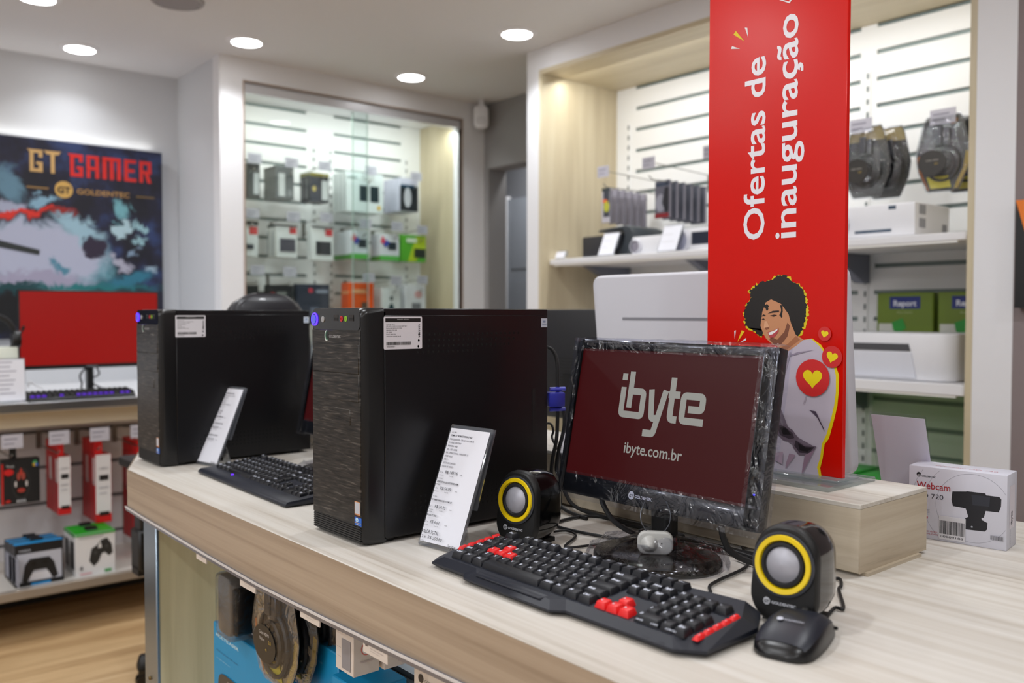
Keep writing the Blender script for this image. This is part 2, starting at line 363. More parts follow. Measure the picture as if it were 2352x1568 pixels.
for a, b in ((UX0, -2.981), (-1.80, -1.734)): mb.prism([(a, 0), (b, 0), (b, 2.378), (a, 2.378)], -.012, .008, 0, TU)
mb.build('slat_panel', [SLT, GRV], ut)
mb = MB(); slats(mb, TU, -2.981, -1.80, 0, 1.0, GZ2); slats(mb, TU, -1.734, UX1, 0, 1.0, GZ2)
o = mb.build('slat_panel', [mat('slat_green_bounce', '#ccd8c6', .5), mat('slat_groove_bounce', '#7f9182', .5)], ut); o['label'] = 'slatted back below the lower shelf with painted green bounce light'  # green bounce light from the reams is put into these colours
for u in (-3.024, -1.7675): upright(TU, u, .3, 2.20, ut)
def shelf(z, th, y0, label):
    t = thing('wall_shelf', label, 'shelf', (0, 0, z))
    MB().box(UX0+.006, UX1-.02, y0, UB-.016, -th, 0).bevel(.003, 1).build('board', WHITE, t)
    MB().box(UX0+.03, UX1-.05, y0+.004, y0+.018, -th-.006, -th).build('front_strip', mat('strip_white', '#f4f4f0', .3), t)
    for x in (-3.024, -2.40, -1.7675): MB().prism([(y0+.16, -th), (UB-.018, -th), (UB-.018, -th-.11), (UB-.06, -th-.11)], x-.02, x+.02, 0, frame((0, 0, 0), (0, 1, 0), (0, 0, 1), (1, 0, 0))).build('bracket', mat('bracket_grey', '#7f8290', .5, .3), t)
shelf(1.509, .026, 2.845, 'long white shelf carrying the projectors in the wall unit')
shelf(1.030, .036, 2.850, 'long white shelf under the white printer in the wall unit')
shelf(.62, .03, 2.86, 'lowest white shelf of the wall unit holding green packs')

# hooks with price tickets
HK = mat('hook_zinc', '#8c8a84', .35, .9); TKT = mat('ticket_grey', '#c0bec9', .5)
HOOKM = {}
def hook(loc, rz, L, label, group, tick=True, tw=.075, th=.05, bracket=.075):
    t = thing('display_hook', label, 'hook', loc, rz, group)
    MB().box(-.010, .010, -.004, 0, -bracket, .004).build('back_plate', HK, t)
    mb = MB(); mb.tube([(0, 0, -bracket*.75), (0, -L+.02, -bracket*.75), (0, -L, -bracket*.75+.014)], .0028, 0, 6)
    mb.build('lower_rod', HK, t)
    if tick:
        MB().tube([(0, 0, 0), (0, -L, .016)], .0022, 0, 6).build('upper_rod', HK, t)
        mb = MB().box(-tw/2, tw/2, -L-.003, -L-.001, .016-th*.6, .016+th*.4); mats = [TKT]; D = Deco(mb, mats)
        D.draw(FY(-tw/2, -L-.003, .016-th*.6), [('r', tw*.12, tw*.75, th*.62, th*.72, '#8e8b9b'), ('r', tw*.12, tw*.6, th*.3, th*.38, '#8e8b9b')])
        mb.build('price_ticket', mats, t)
    return t

# ------------------------------------------------------------------ stock inside the glass cabinet
XF = -4.37
def stock1(px, depth, body, front=(), left=(), label='', cat='box', group=None, top=(), n=1, order=None, name='product_box', xf=XF, step=None):
    a, b = onX(px[0], px[3], xf), onX(px[2], px[1], xf); yw, h = b.y-a.y, b.z-a.z; s = lambda I: [sc_item(i, yw, h) for i in I]
    for k in range(n):
        st = (step or depth)*k
        carton(name, label if n == 1 else label % ORD[k], cat, (xf-depth/2-st, (a.y+b.y)/2, a.z), RZ, yw, depth*.97, h, body, s(front) if k == 0 else (), [sc_item(i, depth, h) for i in left], group=group, top=[sc_item(i, yw, depth) for i in top], eps=.0008)
def sc_item(i, w_, h):       # decorations given in 0..1 of the face
    k = i[0]
    if k == 'r': return ('r', i[1]*w_, i[2]*w_, i[3]*h, i[4]*h, i[5])
    if k == 'e': return ('e', i[1]*w_, i[2]*h, i[3]*w_, i[4]*h, i[5])
    if k == 'p': return ('p', [(x*w_, y*h) for x, y in i[1]], i[2])
    o = dict(i[6]) if len(i) > 6 else {}
    if 'width' in o: o['width'] *= w_
    return ('t', i[1], i[2]*w_, i[3]*h, i[4]*h, i[5], o)
GR1 = 'accessory boxes on the upper hooks of the glass cabinet'
stock1((568, 376, 597, 452), .06, '#55585a', [('r', .5, .92, .1, .72, '#c9cdcf'), ('r', .1, .9, .84, .95, '#3b3d3f')], label='dark grey box with pale panel at the left end of the top row', group=GR1)
stock1((634, 384, 675, 455), .075, '#6d7172', [('r', .15, .5, .08, .78, '#d9dddd'), ('r', .62, .9, .1, .3, '#8b8f90')], [('r', 0, 1, .9, 1, '#5b5f60')], '%s grey box with white stripe on the second hook of the top row', 'box', GR1, n=2)
stock1((713, 400, 755, 462), .06, '#2b3036', [('r', .62, .95, .08, .75, '#d5d9d9'), ('r', 0, .55, .0, .9, '#3c3f4a'), ('r', 0, 1, .88, 1, '#8a8433'), ('e', .2, .45, .1, .1, '#c9b66a')], [('r', 0, 1, .9, 1, '#7d7a40'), ('r', .2, .5, .1, .8, '#6f7276')], '%s black box with yellow top edge by the slotted upright', 'box', GR1, n=2)
stock1((795, 402, 880, 484), .05, '#dfe8e8', [('r', .36, .60, .28, .68, '#22343c'), ('r', .64, .88, .28, .68, '#1b2f36'), ('e', .88, .14, .05, .055, '#e3b93a'), ('r', .05, .3, .85, .9, '#bcc9c9')], [('r', .7, .95, .05, .95, '#c4cfcf')], '%s white box with two black squares behind the glass', 'box', GR1, n=3)
stock1((919, 412, 960, 484), .06, '#c5c6d6', [('r', 0, 1, .02, .76, '#20262c'), ('e', .42, .42, .2, .3, '#c8cad2'), ('r', .05, .8, .72, .8, '#12405a')], (), '%s lilac box with black front and white oval in the top row', 'box', GR1, n=3)
GR2 = 'white and green boxes on the middle hooks of the glass cabinet'
RW = [('r', .55, .95, .68, .9, '#d8383c'), ('r', 0, 1, .93, 1, '#22282c'), ('r', .2, .85, .18, .52, '#3f434c')]
stock1((566, 508, 593, 588), .05, '#dfe2e2', [('r', .25, .95, .62, .84, '#d04a4a'), ('r', 0, 1, .88, 1, '#2a3034'), ('r', .0, .6, .2, .34, '#3b4048')], label='white box with red square at the left end of the middle row', group=GR2)
stock1((635, 518, 683, 590), .055, '#e3e6e6', [('r', .62, .95, .74, .93, '#d8383c'), ('r', 0, 1, .95, 1, '#22282c'), ('r', .16, .9, .18, .58, '#4c4a56')], [('r', 0, 1, .93, 1, '#23303a'), ('r', .1, .3, .05, .8, '#8b98a0')], '%s white box with red corner and grey screen in the middle row', 'box', GR2, n=2)
stock1((716, 522, 766, 597), .05, '#e6e9e9', [('r', .62, .95, .73, .93, '#d2343a'), ('r', 0, 1, .95, 1, '#20343a'), ('r', .2, .88, .17, .56, '#2a2d33')], (), 'white box with red corner and black screen by the slotted upright', 'box', GR2)
GW = [('r', 0, 1, 0, .2, '#5dbb52'), ('r', .42, .85, .42, .72, '#25323c'), ('p', [(.02, .7), (.12, .95), (.28, .78), (.2, .6)], '#d8405a'), ('p', [(.16, .6), (.34, .82), (.48, .68), (.3, .5)], '#3a4fae')]
stock1((806, 532, 848, 594), .065, '#dde3ea', GW, [('r', 0, 1, 0, .17, '#4e9440')], '%s white box with green base and black square left of the pair', 'box', GR2, n=3)
stock1((873, 540, 917, 598), .05, '#dfe2e8', GW, [('r', 0, 1, 0, .18, '#57993a')], '%s white box with green base and black square beside the lime box', 'box', GR2, n=2)
stock1((922, 542, 978, 600), .04, '#58b02c', [('p', [(.25, 0), (.55, 0), (1, .5), (1, .95), (.6, .95)], '#b6d020'), ('r', .52, .98, .16, .5, '#1c2a1e'), ('r', .2, .62, .72, .88, '#d9e6cf')], (), 'lime green box with black window at the right end of the middle row', 'box', GR2)
GR3 = 'boxes on the low hooks of the glass cabinet'
stock1((566, 655, 594, 740), .05, '#24282a', [('r', .2, .8, .6, .75, '#4a504c')], label='black box at the left end of the low row behind the chair', group=GR3)
stock1((620, 655, 674, 740), .07, '#25272a', [('r', .05, .2, .72, .8, '#b03030'), ('r', .3, .7, .74, .82, '#7b7f7b')], (), 'black box with small red mark in the low row', 'box', GR3)
stock1((682, 653, 757, 745), .04, '#2a3142', [('e', .42, .84, .07, .06, '#c8384a'), ('r', .58, .95, .78, .86, '#8d94a6'), ('r', .4, .65, .2, .42, '#6b7286'), ('r', .68, .8, .12, .38, '#a9afbc')], (), 'navy box with pale lettering in the low row', 'box', GR3)
stock1((802, 650, 858, 742), .09, '#f0560c', [('r', .1, .7, .74, .84, '#f2a878'), ('r', .5, .72, .2, .52, '#5b4338'), ('r', .3, .4, .2, .35, '#6b4632')], [('r', 0, 1, .72, .8, '#f2a06c')], 'bright orange box in the low row of the glass cabinet', 'box', GR3)
stock1((878, 662, 920, 740), .05, '#dde1e2', [('e', .5, .36, .16, .2, '#2c4a50'), ('e', .5, .7, .1, .06, '#5b6468')], (), '%s white box with dark drop beside the orange box', 'box', GR3, n=2)
stock1((932, 655, 978, 740), .05, '#dcdde2', [('r', .3, .75, .22, .52, '#77797e'), ('e', .62, .75, .18, .1, '#d9a7a7')], (), '%s white box with grey panel at the right end of the low row', 'box', GR3, n=2)
for (px, py, L, lab) in ((583, 366, .22, 'hook with lilac ticket at the left end of the top row'), (668, 376, .22, 'hook with lilac ticket above the grey striped boxes'), (744, 384, .22, 'hook with lilac ticket above the yellow topped box'),
                         (850, 394, .2, 'hook with grey ticket above the white box with two squares'), (954, 408, .2, 'hook with grey ticket above the lilac box'),
                         (578, 492, .2, 'hook at the left end of the middle row'), (672, 500, .2, 'hook above the box with grey screen'), (748, 502, .2, 'hook above the box with black screen'), (838, 516, .2, 'hook above the green based box on the left'), (910, 522, .2, 'hook above the green based box next to the lime one'), (968, 530, .2, 'hook above the lime green box'),
                         (590, 622, .2, 'hook over the black box at the left of the low row'), (664, 626, .2, 'hook with bright ticket over the low black box'), (845, 640, .2, 'hook over the orange box'), (908, 646, .2, 'hook over the white box with dark drop'), (968, 645, .2, 'hook over the white box with grey panel')):
    p = onX(px, py, XF+.02); hook((BX+.008, p.y, p.z-.006), RZ, XF+.02-BX, lab, 'zinc hooks in the glass cabinet')

# ------------------------------------------------------------------ gaming wall on the left
pt = thing('gaming_poster', 'large dark gaming poster panel with white and teal splashes', 'poster', (0, 0, 0))
PX = -4.72
def art():
    m = mat('poster_art', '#141426', .45); L = m.node_tree.links; b = m.node_tree.nodes['Principled BSDF']
    tc = N(m, 'ShaderNodeTexCoord'); nz = N(m, 'ShaderNodeTexNoise', i_Scale=8.0, i_Detail=9.0, i_Roughness=.68, i_Distortion=.6); L.new(tc.outputs['Object'], nz.inputs[0])
    ad = N(m, 'ShaderNodeVectorMath', operation='MULTIPLY_ADD'); ad.inputs[1].default_value = (.0, .22, .22); L.new(nz.outputs['Color'], ad.inputs[0]); L.new(tc.outputs['Object'], ad.inputs[2])
    wv = N(m, 'ShaderNodeTexNoise', i_Scale=9.0, i_Detail=3.0); L.new(tc.outputs['Object'], wv.inputs[0])
    last = ramp(m, wv.outputs[0], [(.4, '#12121f'), (.55, '#1b1c33'), (.7, '#2b3a63')]).outputs[0]
    def blob(y, z, ry, rz, c, hard=.35, rot=0):
        nonlocal last
        mp = N(m, 'ShaderNodeMapping', vector_type='TEXTURE'); mp.inputs['Location'].default_value = (PX, y+.11, z+.11); mp.inputs['Rotation'].default_value = (math.radians(rot), 0, 0); mp.inputs['Scale'].default_value = (9, ry, rz)
        L.new(ad.outputs[0], mp.inputs[0]); ln = N(m, 'ShaderNodeVectorMath', operation='LENGTH'); L.new(mp.outputs[0], ln.inputs[0])
        mr = N(m, 'ShaderNodeMapRange', interpolation_type='SMOOTHSTEP'); mr.inputs[1].default_value = 1; mr.inputs[2].default_value = 1-hard; L.new(ln.outputs['Value'], mr.inputs[0])
        mx = N(m, 'ShaderNodeMix', data_type='RGBA'); mx.inputs[7].default_value = rgb(c); L.new(mr.outputs[0], mx.inputs[0]); L.new(last, mx.inputs[6]); last = mx.outputs[2]
    P_ = lambda x, y: onX(x*.2551, 280+y*.2551, PX)
    for x, y, rx, ry, c, h, r in [(60, 560, 110, 190, '#5f8296', .6, 20), (380, 700, 150, 60, '#7fa3b8', .5, 10), (90, 760, 140, 70, '#9fa3b8', .5, 0), (330, 1230, 640, 330, '#5c98a4', .3, -6), (330, 1180, 580, 290, '#a9acc0', .3, -6), (720, 960, 230, 130, '#93b3c2', .5, -25),
                                  (380, 1430, 480, 110, '#9a95ab', .5, 0), (1090, 990, 100, 80, '#a8c3cc', .3, 0), (1110, 830, 80, 110, '#6fa6b0', .5, 0), (1270, 970, 85, 45, '#8fb4bd', .4, 0), (1260, 1075, 50, 40, '#8fb4bd', .4, 0), (1090, 1260, 120, 60, '#a3a2b2', .4, -30), (1330, 1310, 60, 60, '#8fa5b5', .5, 0), (1200, 1160, 40, 60, '#7a8fa5', .5, 0),
                                  (1150, 1420, 260, 80, '#2c6f86', .6, 15), (850, 1120, 60, 150, '#2b2236', .4, 35), (560, 1310, 100, 60, '#4a7f94', .5, 0), (350, 830, 330, 42, '#8d1d18', .4, 9), (220, 820, 260, 38, '#cf2b1e', .3, 9),
                                  (700, 1500, 800, 60, '#1c6d70', .6, 0), (150, 1490, 260, 60, '#0d3b40', .5, 0), (60, 1700, 300, 190, '#08090d', .3, 0), (1100, 1540, 320, 50, '#15303a', .5, 0)]:
        p = P_(x, y); k = .2551/FPX*4.45; blob(p.y, p.z, rx*k*1.12, ry*k, c, h, r)
    L.new(last, b.inputs['Base Color']); return m
MB().box(PX-.03, PX, -.45, 1.585, 1.13, 2.088).build('panel', [art()], pt)
mb = MB(); TP = FX(PX, 0, 0); mats = []; D = Deco(mb, mats)
q = lambda x, y: (lambda p: (p.y, p.z))(onX(x*.2551, 280+y*.2551, PX))
def blockword(word, x0, x1, zt, zb, c):          # squared gamer lettering drawn from strokes
    G = {'G': [(.7, .66, 1, .9), (0, .85, 1, 1), (0, 0, .3, 1), (0, 0, 1, .15), (.7, 0, 1, .46), (.5, .33, 1, .46)], 'T': [(0, .84, 1, 1), (.34, 0, .66, 1)], 'A': [(0, 0, .3, 1), (.7, 0, 1, 1), (0, .86, 1, 1), (0, .36, 1, .5)],
         'M': [(0, 0, .22, 1), (.39, 0, .61, 1), (.78, 0, 1, 1), (0, .86, 1, 1)], 'E': [(0, 0, .32, 1), (0, .86, 1, 1), (0, .43, .85, .57), (0, 0, 1, .15)], 'R': [(0, 0, .3, 1), (0, .85, 1, 1), (.7, .46, 1, 1), (0, .42, 1, .56)]}
    wid = [1.5 if ch == 'M' else 1 for ch in word]; tot = sum(wid)+.28*(len(word)-1); k = (x1-x0)/tot; x = x0
    for ch, ww in zip(word, wid):
        I = [('r', x+a*ww*k, x+a1*ww*k, zb+b0*(zt-zb), zb+b1*(zt-zb), c) for a, b0, a1, b1 in G[ch]]
        if ch == 'R': I.append(('p', [(x+.42*k, zb+.45*(zt-zb)), (x+.66*k, zb), (x+k, zb), (x+.74*k, zb+.45*(zt-zb))], c))
        if ch in 'GT': I.append(('p', [(x+.01*k, zt), (x-.2*k, zt), (x+.01*k, zt-.12*(zt-zb))], c))
        if ch == 'T': I.append(('p', [(x+.99*k, zt), (x+.99*k, zt-.12*(zt-zb)), (x+1.2*k, zt)], c))
        D.draw(TP, I, .0005)
        x += (ww+.28)*k
zt, zb = 2.036, 1.930
blockword('GT', q(260, 0)[0], q(525, 0)[0], zt, zb, '#c9a268'); blockword('GAMER', q(625, 0)[0], q(1355, 0)[0], zt-.002, zb-.006, '#d8261e')
yy = q(575, 612)
D.draw(TP, [('e', yy[0], 1.855, .041, .041, '#c9a057'), ('t', 'GT', yy[0], 1.838, .044, '#141420', {'align': 'C', 'bold': .03}), ('t', 'GOLDENTEC', q(682, 0)[0], 1.840, .036, '#b98d52', {'width': q(1155, 0)[0]-q(682, 0)[0], 'bold': .012}),
            ('r', q(228, 0)[0], q(425, 0)[0], 1.851, 1.858, '#9c7846'), ('r', q(1215, 0)[0], q(1380, 0)[0], 1.846, 1.853, '#7c6238')], .0012)
mb.build('lettering', mats, pt)
mb = MB(); a, b = onX(0, 560, PX+.002), onX(90, 578, PX+.002)
mb.sheet([(a.y-.02, a.z-.012), (b.y, b.z-.016), (b.y+.004, b.z+.008), (a.y-.02, a.z+.022)], 0, FX(PX, 0, 0), .002); mb.build('printed_barrel', ink('#2a2e2e'), pt)

gd = thing('wall_gondola', 'white slatted wall stand with metal edged desk and low shelf', 'display stand')
GY0, GY1 = -1.2, 1.66
mb = MB(); slats(mb, FX(-4.25, 0, 0), GY0, GY1, .16, .86, [.738, .583, .425, .262], .016); mb.build('slat_panel', [mat('slat_light', '#d3d1d3', .5), mat('slat_groove_dark', '#6c6a6c', .5)], gd)
MB().box(-4.78, -3.815, GY0, GY1, .868, .905).build('desk_board', WHITE, gd)
MB().box(-3.815, -3.80, GY0, GY1, .872, .907).bevel(.003, 1).build('desk_edge', ALU, gd)
MB().box(-4.26, -3.90, GY0, GY1, .80, .868).build('apron', mat('cream_board', '#cfc2ab', .5), gd)
MB().box(-4.27, -3.775, GY0, GY1, .165, .196).build('bottom_shelf', mat('shelf_cream', '#d9d5cf', .45), gd)
MB().box(-3.775, -3.75, GY0, GY1, .160, .198).bevel(.004, 1).build('bottom_edge', mat('edge_grey', '#a39a90', .35, .5), gd)
MB().box(-4.30, -4.22, GY0, GY1, 0, .16).build('kick_plate', mat('kick_dark', '#2b2825', .7), gd)

# big monitor with a plain red screen
mon = thing('gaming_monitor', 'wide black monitor showing a plain red screen on the wall desk', 'monitor', (-4.06, 1.055, .905))
MB().prism([(-.28, .115), (.28, .115), (.28, .445), (-.28, .445)], 0, .02, 0, FX(.0, 0, 0)).bevel(.003, 1).build('casing', BLK, mon)
SCR_R = mat('red_screen', '#140000', .35, emit='#a80c07', es=.72)
MB().sheet([(-.273, .132), (.273, .132), (.273, .437), (-.273, .437)], 0, FX(.0205, 0, 0)).build('screen', SCR_R, mon)
MB().box(-.035, .0, -.014, .010, .012, .2).build('neck', BLK, mon)
mb = MB(); mb.box(-.10, .07, -.05, .05, 0, .012); mb.bevel(.004, 1); mb.build('base', BLK, mon)
MB().text('GOLDENTEC', FX(.0205, 0, 0), 0, .120, .008, 0, align='C').build('logo', ink('#b9b9c0'), mon)
for i, (pts, nm, lab) in enumerate([([(196, 845), (184, 862), (188, 880), (186, 893)], BLK, 'black cable hanging left of the red monitor neck'), ([(222, 843), (228, 858), (214, 866), (206, 862), (214, 880), (236, 892)], mat('cable_grey', '#77777c', .5), 'grey cable looping right of the red monitor neck')]):
    tag(MB().tube(smooth_path([onX(x, y, -4.09) for x, y in pts]), .004).build('monitor_cable', nm), lab, 'cable', 'cables behind the red monitor')
# its RGB keyboard
kb = thing('gaming_keyboard', 'black keyboard glowing purple on the wall desk below the red screen', 'keyboard', (-3.875, .965, .906), RZ)
mb = MB(); mb.taper((-.2, .2, -.065, .065), (-.197, .197, -.06, .063), 0, .016); mb.bevel(.003, 1); mb.build('case', BLK, kb)
KG = mat('purple_keylight', '#120a20', .4, emit='#5a2bc0', es=1.1); mb = MB()
for r in range(5):
    for c in range(19):
        x, y = -.187+c*.0208, -.048+r*.0235; mb.taper((x-.009, x+.009, y-.009, y+.009), (x-.006, x+.006, y-.006, y+.007), .016+r*.001, .028+r*.002)
o = mb.build('keycaps', BLK, kb); o['kind'] = 'stuff'
mb = MB()
for c in (0, 1, 2, 5, 8, 9, 10, 11, 12, 13, 14, 16, 17): mb.box(-.187+c*.0208-.0075, -.187+c*.0208+.0075, -.0585, -.0575, .018, .026)
mb.build('key_backlight', KG, kb)
tag(MB().tube(smooth_path([onX(65, 890, -3.98), onX(68, 876, -3.98), onX(80, 884, -3.98), onX(98, 892, -3.98)]), .003).build('bent_cable', WPL), 'thin white cable bent up beside the price card on the wall desk', 'cable')
mb = MB().box(-.05, .05, -.02, .02, 0, .02).bevel(.005, 2); o = mb.build('white_remote', WPL, loc=(-4.02, .93, .905)); o.rotation_euler = (0, 0, RZ); tag(o, 'small white plastic block lying behind the glowing keyboard', 'adapter')
# price card and headset box at the frame edge
ACRC = thin('card_sleeve', '#f8f8fa', .01, .2, fres=.05)
def cardstand(name, label, loc, rz, w_, h, tilt, lines=(), group=None, back=False, foot=.05):
    t = thing(name, label, 'price card', loc, rz, group); T = Matrix.Rotation(-tilt, 4, 'X')   # leans back, top away from -Y
    mb = MB(); mb.prism(rrect(w_, h, .004, 0, h/2), 0, .0025, 0, T @ FY(0, 0, .0015)); mb.prism([(-w_/2, .002), (w_/2, .002), (w_/2, .0045), (-w_/2, .0045)], -.02, .0, 0, T @ FY(0, 0, 0))
    mb.build('acrylic_sheet', ACRC if back else ACR, t)
    a = h*math.cos(tilt); b_ = h*math.sin(tilt)
    mb = MB(); P0 = Vector((0, b_+.0035, a)); P1 = Vector((0, b_*.34+.010, a*.34)); P2 = Vector((0, b_*.34+.016+foot, 0))
    if not back: mb.loft([[(sx*w_/2, v.y+o_, v.z) for sx, o_ in ((-1, 0), (1, 0), (1, .0022), (-1, .0022))] for v in (P0, P1)], 0, None, False)
    mb.loft([[(sx*.012, v.y+o_, v.z) for sx, o_ in ((-1, 0), (1, 0), (1, .003), (-1, .003))] for v in (P1, P2)], 0, None, False)
    mb.build('acrylic_foot', ACR, t)
    mb = MB(); mats = [PAPER]; TPp = T @ FY(0, -.0005, .0015)
    mb.prism([(-w_/2+.003, .006), (w_/2-.003, .006), (w_/2-.003, h-.006), (-w_/2+.003, h-.006)], .0026, .0029, 0, TPp)
    D = Deco(mb, mats); D.draw(TPp @ Matrix.Translation((0, 0, .0029)), lines, .00012)
    mb.build('paper_card', mats, t); return t
GL = lambda w_, h, n, c='#9a9aa8': [('r', -w_/2+.008, -w_/2+.008+w_*(.35+.4*random.random()), h*(.9-.8*i/n)-.002, h*(.9-.8*i/n)+.002, c) for i in range(n)]
cardstand('price_card_stand', 'white price card on a clear stand at the left edge of the wall desk', (-3.845, .712, .907), RZ, .10, .172, math.radians(6), GL(.1, .172, 8))
t = thing('headset_box', 'white box corner beside the price card at the left edge', 'box', (-3.97, .70, .906), RZ); MB().taper((-.07, .055, -.05, .05), (-.05, .052, -.045, .045), 0, .214).bevel(.004, 2).build('carton', mat('box_cream', '#d8dccf', .5), t)
t = thing('headset', 'black headset with boom microphone standing in front of the red screen', 'headset', (-3.955, .68, 1.12))
MB().tube(smooth_path([Vector((.0, .05, .0)), Vector((.03, .072, .03)), Vector((.045, .085, .065))]), .003).build('boom_arm', BLK, t)
MB().tube([Vector((.045, .085, .065)), Vector((.049, .09, .082))], .006).build('microphone', BLK, t)
mb = MB(); mb.tube([(0, -.07*math.cos(a), .03+.09*math.sin(a)) for a in [PI*k/12 for k in range(13)]], .011); mb.build('headband', BLK, t)
for s_ in (-1, 1): MB().lathe([(.0001, 0), (.03, 0), (.036, .01), (.034, .03), (.0001, .034)], 18, 0, Matrix.Translation((0, s_*.055, .03)) @ Matrix.Rotation(-s_*PI/2, 4, 'X')).build('ear_cup', BLK, t)

# boxes hanging and standing below the desk
XH = -3.93
def slim(px, label, n, group):
    a, b = onX(px[0], px[3], XH), onX(px[2], px[1], XH); yw, h = b.y-a.y, b.z-a.z
    for k in range(n):
        carton('slim_box', label % ORD[k], 'box', (XH-.03-.052*k, (a.y+b.y)/2, a.z), RZ, yw, .05, h, '#c9151a',
               [sc_item(i, yw, h) for i in [('r', 0, .97, .13, 1, '#dcd9db'), ('r', .22, .82, .62, .70, '#1b1a1c'), ('r', .2, .85, .10, .16, '#1a1214'), ('t', '1200X', .5, .78, .05, '#7d7a80', {'align': 'C', 'width': .6}), ('r', .2, .8, .5, .53, '#b7b4ba'), ('r', .2, .7, .42, .44, '#b7b4ba')]] if k == 0 else (),
               [sc_item(i, .05, h) for i in [('r', .1, .9, .55, .95, '#d8c9cb' if k % 2 == 0 else '#b01c20'), ('r', .0, .25, 0, .6, '#5a0f12')]], group=group)
        mb = MB().box(XH-.03-.052*k-.022, XH-.03-.052*k+.022, a.y, a.y+yw*.45, a.z+h+.002, a.z+h+.055); tag(mb.build('hang_tab', ink('#d3181c')), ('red cardboard hang tab over the %s slim box' % ORD[k])+label.split('slim red and white box')[1], 'tab', group+' tabs')
slim((136, 1047, 163, 1184), '%s slim red and white box on the hook beside the mouse box', 4, 'slim boxes on the left hook')
slim((222, 1042, 256, 1202), '%s slim red and white box on the hook above the green boxes', 4, 'slim boxes on the middle hook')
slim((318, 1040, 350, 1246), '%s slim red and white box on the hook nearest the counter corner', 4, 'slim boxes on the right hook')
a, b = onX(4, 1161, XH), onX(91, 1050, XH); yw, h = b.y-a.y, b.z-a.z
t = carton('mouse_box', 'black gaming mouse box hanging at the left edge of the wall stand', 'box', (XH-.025, (a.y+b.y)/2, a.z), RZ, yw, .05, h, '#17171a',
       [sc_item(i, yw, h) for i in [('r', 0, .05, 0, .92, '#c41a14'), ('e', .5, .45, .24, .36, '#29292c'), ('e', .5, .45, .20, .31, '#0c0c0d'), ('e', .44, .62, .05, .09, '#a0453a'), ('e', .56, .62, .05, .09, '#a0453a'), ('e', .5, .72, .03, .08, '#c0392b'), ('e', .5, .3, .1, .05, '#a8392f'), ('e', .36, .45, .03, .07, '#c9c2c0'), ('e', .64, .45, .03, .07, '#c9c2c0'),
        ('t', 'RAVA', .5, .04, .075, '#d8d8da', {'align': 'C', 'bold': .02}), ('e', .18, .73, .13, .075, '#c81c1c'), ('t', 'Trust', .12, .84, .07, '#e6e6e6'), ('e', .15, .08, .07, .035, '#b02018'), ('e', .86, .9, .06, .055, '#3f9a5c'), ('e', .84, .86, .04, .04, '#c8a02c'), ('e', .90, .86, .035, .04, '#3c64b8')]], eps=.0007)
mb = MB().box(XH-.03, XH-.02, a.y+yw*.25, a.y+yw*.42, a.z+h+.002, a.z+h+.05); tag(mb.build('hang_tab', ink('#101012')), 'black hang tab over the gaming mouse box', 'tab')
for (px, py, lab) in ((48, 1036, 'hook with price ticket above the gaming mouse box'), (155, 1023, 'hook with price ticket above the left slim boxes'), (247, 1016, 'hook with price ticket above the middle slim boxes'), (338, 1006, 'hook above the right slim boxes by the counter corner')):
    p = onX(px, py, -3.88); hook((-4.242, p.y-.03, .742), RZ, .36, lab, 'zinc hooks of the wall stand', tw=.075, th=.055)
def padbox(y, w_, d, h, x, label, kind, group):
    L = lambda I: [sc_item(i, w_, h) for i in I]
    if kind == 'blue':
        pad = [(.14, .12), (.2, .5), (.3, .64), (.7, .64), (.8, .5), (.88, .16), (.78, .1), (.64, .36), (.38, .36), (.24, .08)]
        f = L([('r', .04, .96, .1, .78, '#b9bcc8'), ('p', [(.3, .12), (.7, .12), (.78, .3), (.25, .3)], '#d9d9e0'), ('p', pad, '#191a1e'), ('e', .38, .52, .05, .05, '#0a0a0c'), ('e', .62, .52, .05, .05, '#0a0a0c'), ('r', 0, 1, .0, .09, '#121318'), ('r', .32, .72, .01, .065, '#2a8fd0'), ('t', 'WARRIOR', .08, .84, .055, '#c8ccd6', {'bold': .02})])
        o = carton('controller_box', label, 'box', (x, y, .196), RZ, w_, d, h, '#14151a', f, L([('r', .15, .85, .1, .75, '#8d90a0')]), top=[sc_item(i, w_, d) for i in [('r', 0, 1, 0, .62, '#1f9be0')]], group=group, eps=.0007)
    else:
        f = L([('p', [(.34, .34), (.4, .62), (.55, .7), (.64, .8), (.8, .84), (.92, .66), (.94, .46), (.84, .4), (.74, .5), (.66, .48), (.58, .3), (.46, .2)], '#2a2a2a'), ('p', [(.56, .62), (.62, .78), (.66, .62)], '#e4e4e4'), ('e', .5, .52, .04, .04, '#454545'), ('e', .78, .64, .04, .04, '#454545'), ('t', 'CONTROLLER', .1, .88, .06, '#8a8a90', {'width': .6}), ('r', .72, .9, .04, .1, '#3f9b4c'), ('r', .1, .4, .05, .08, '#d79aa0'), ('e', .14, .2, .04, .05, '#77777c'), ('r', 0, 1, .955, 1, '#1fa32a')])
        o = carton('controller_box', label, 'box', (x, y, .196), RZ, w_, d, h, '#dcdcde', f, [sc_item(i, d, h) for i in [('r', .2, .8, .15, .8, '#1d1d22'), ('r', 0, 1, .93, 1, '#178a20')]], top=[sc_item(i, w_, d) for i in [('r', 0, 1, 0, 1, '#16a81e'), ('r', .35, .65, .3, .6, '#3f7a44')]], group=group, eps=.0007)
    MB().box(-.022, .022, d*.12, d*.42, h-.001, h+.011).build('hang_tab', ink('#131316'), o)
for k in range(3): padbox(.79, .172, .062, .163-.006*k, -3.832-.066*k, '%s blue topped game controller box on the low shelf' % ORD[k], 'blue', 'blue controller boxes')
for k in range(2): padbox(.993, .150, .085, .172, -3.838-.088*k, '%s green topped game controller box on the low shelf' % ORD[k], 'green', 'green controller boxes')

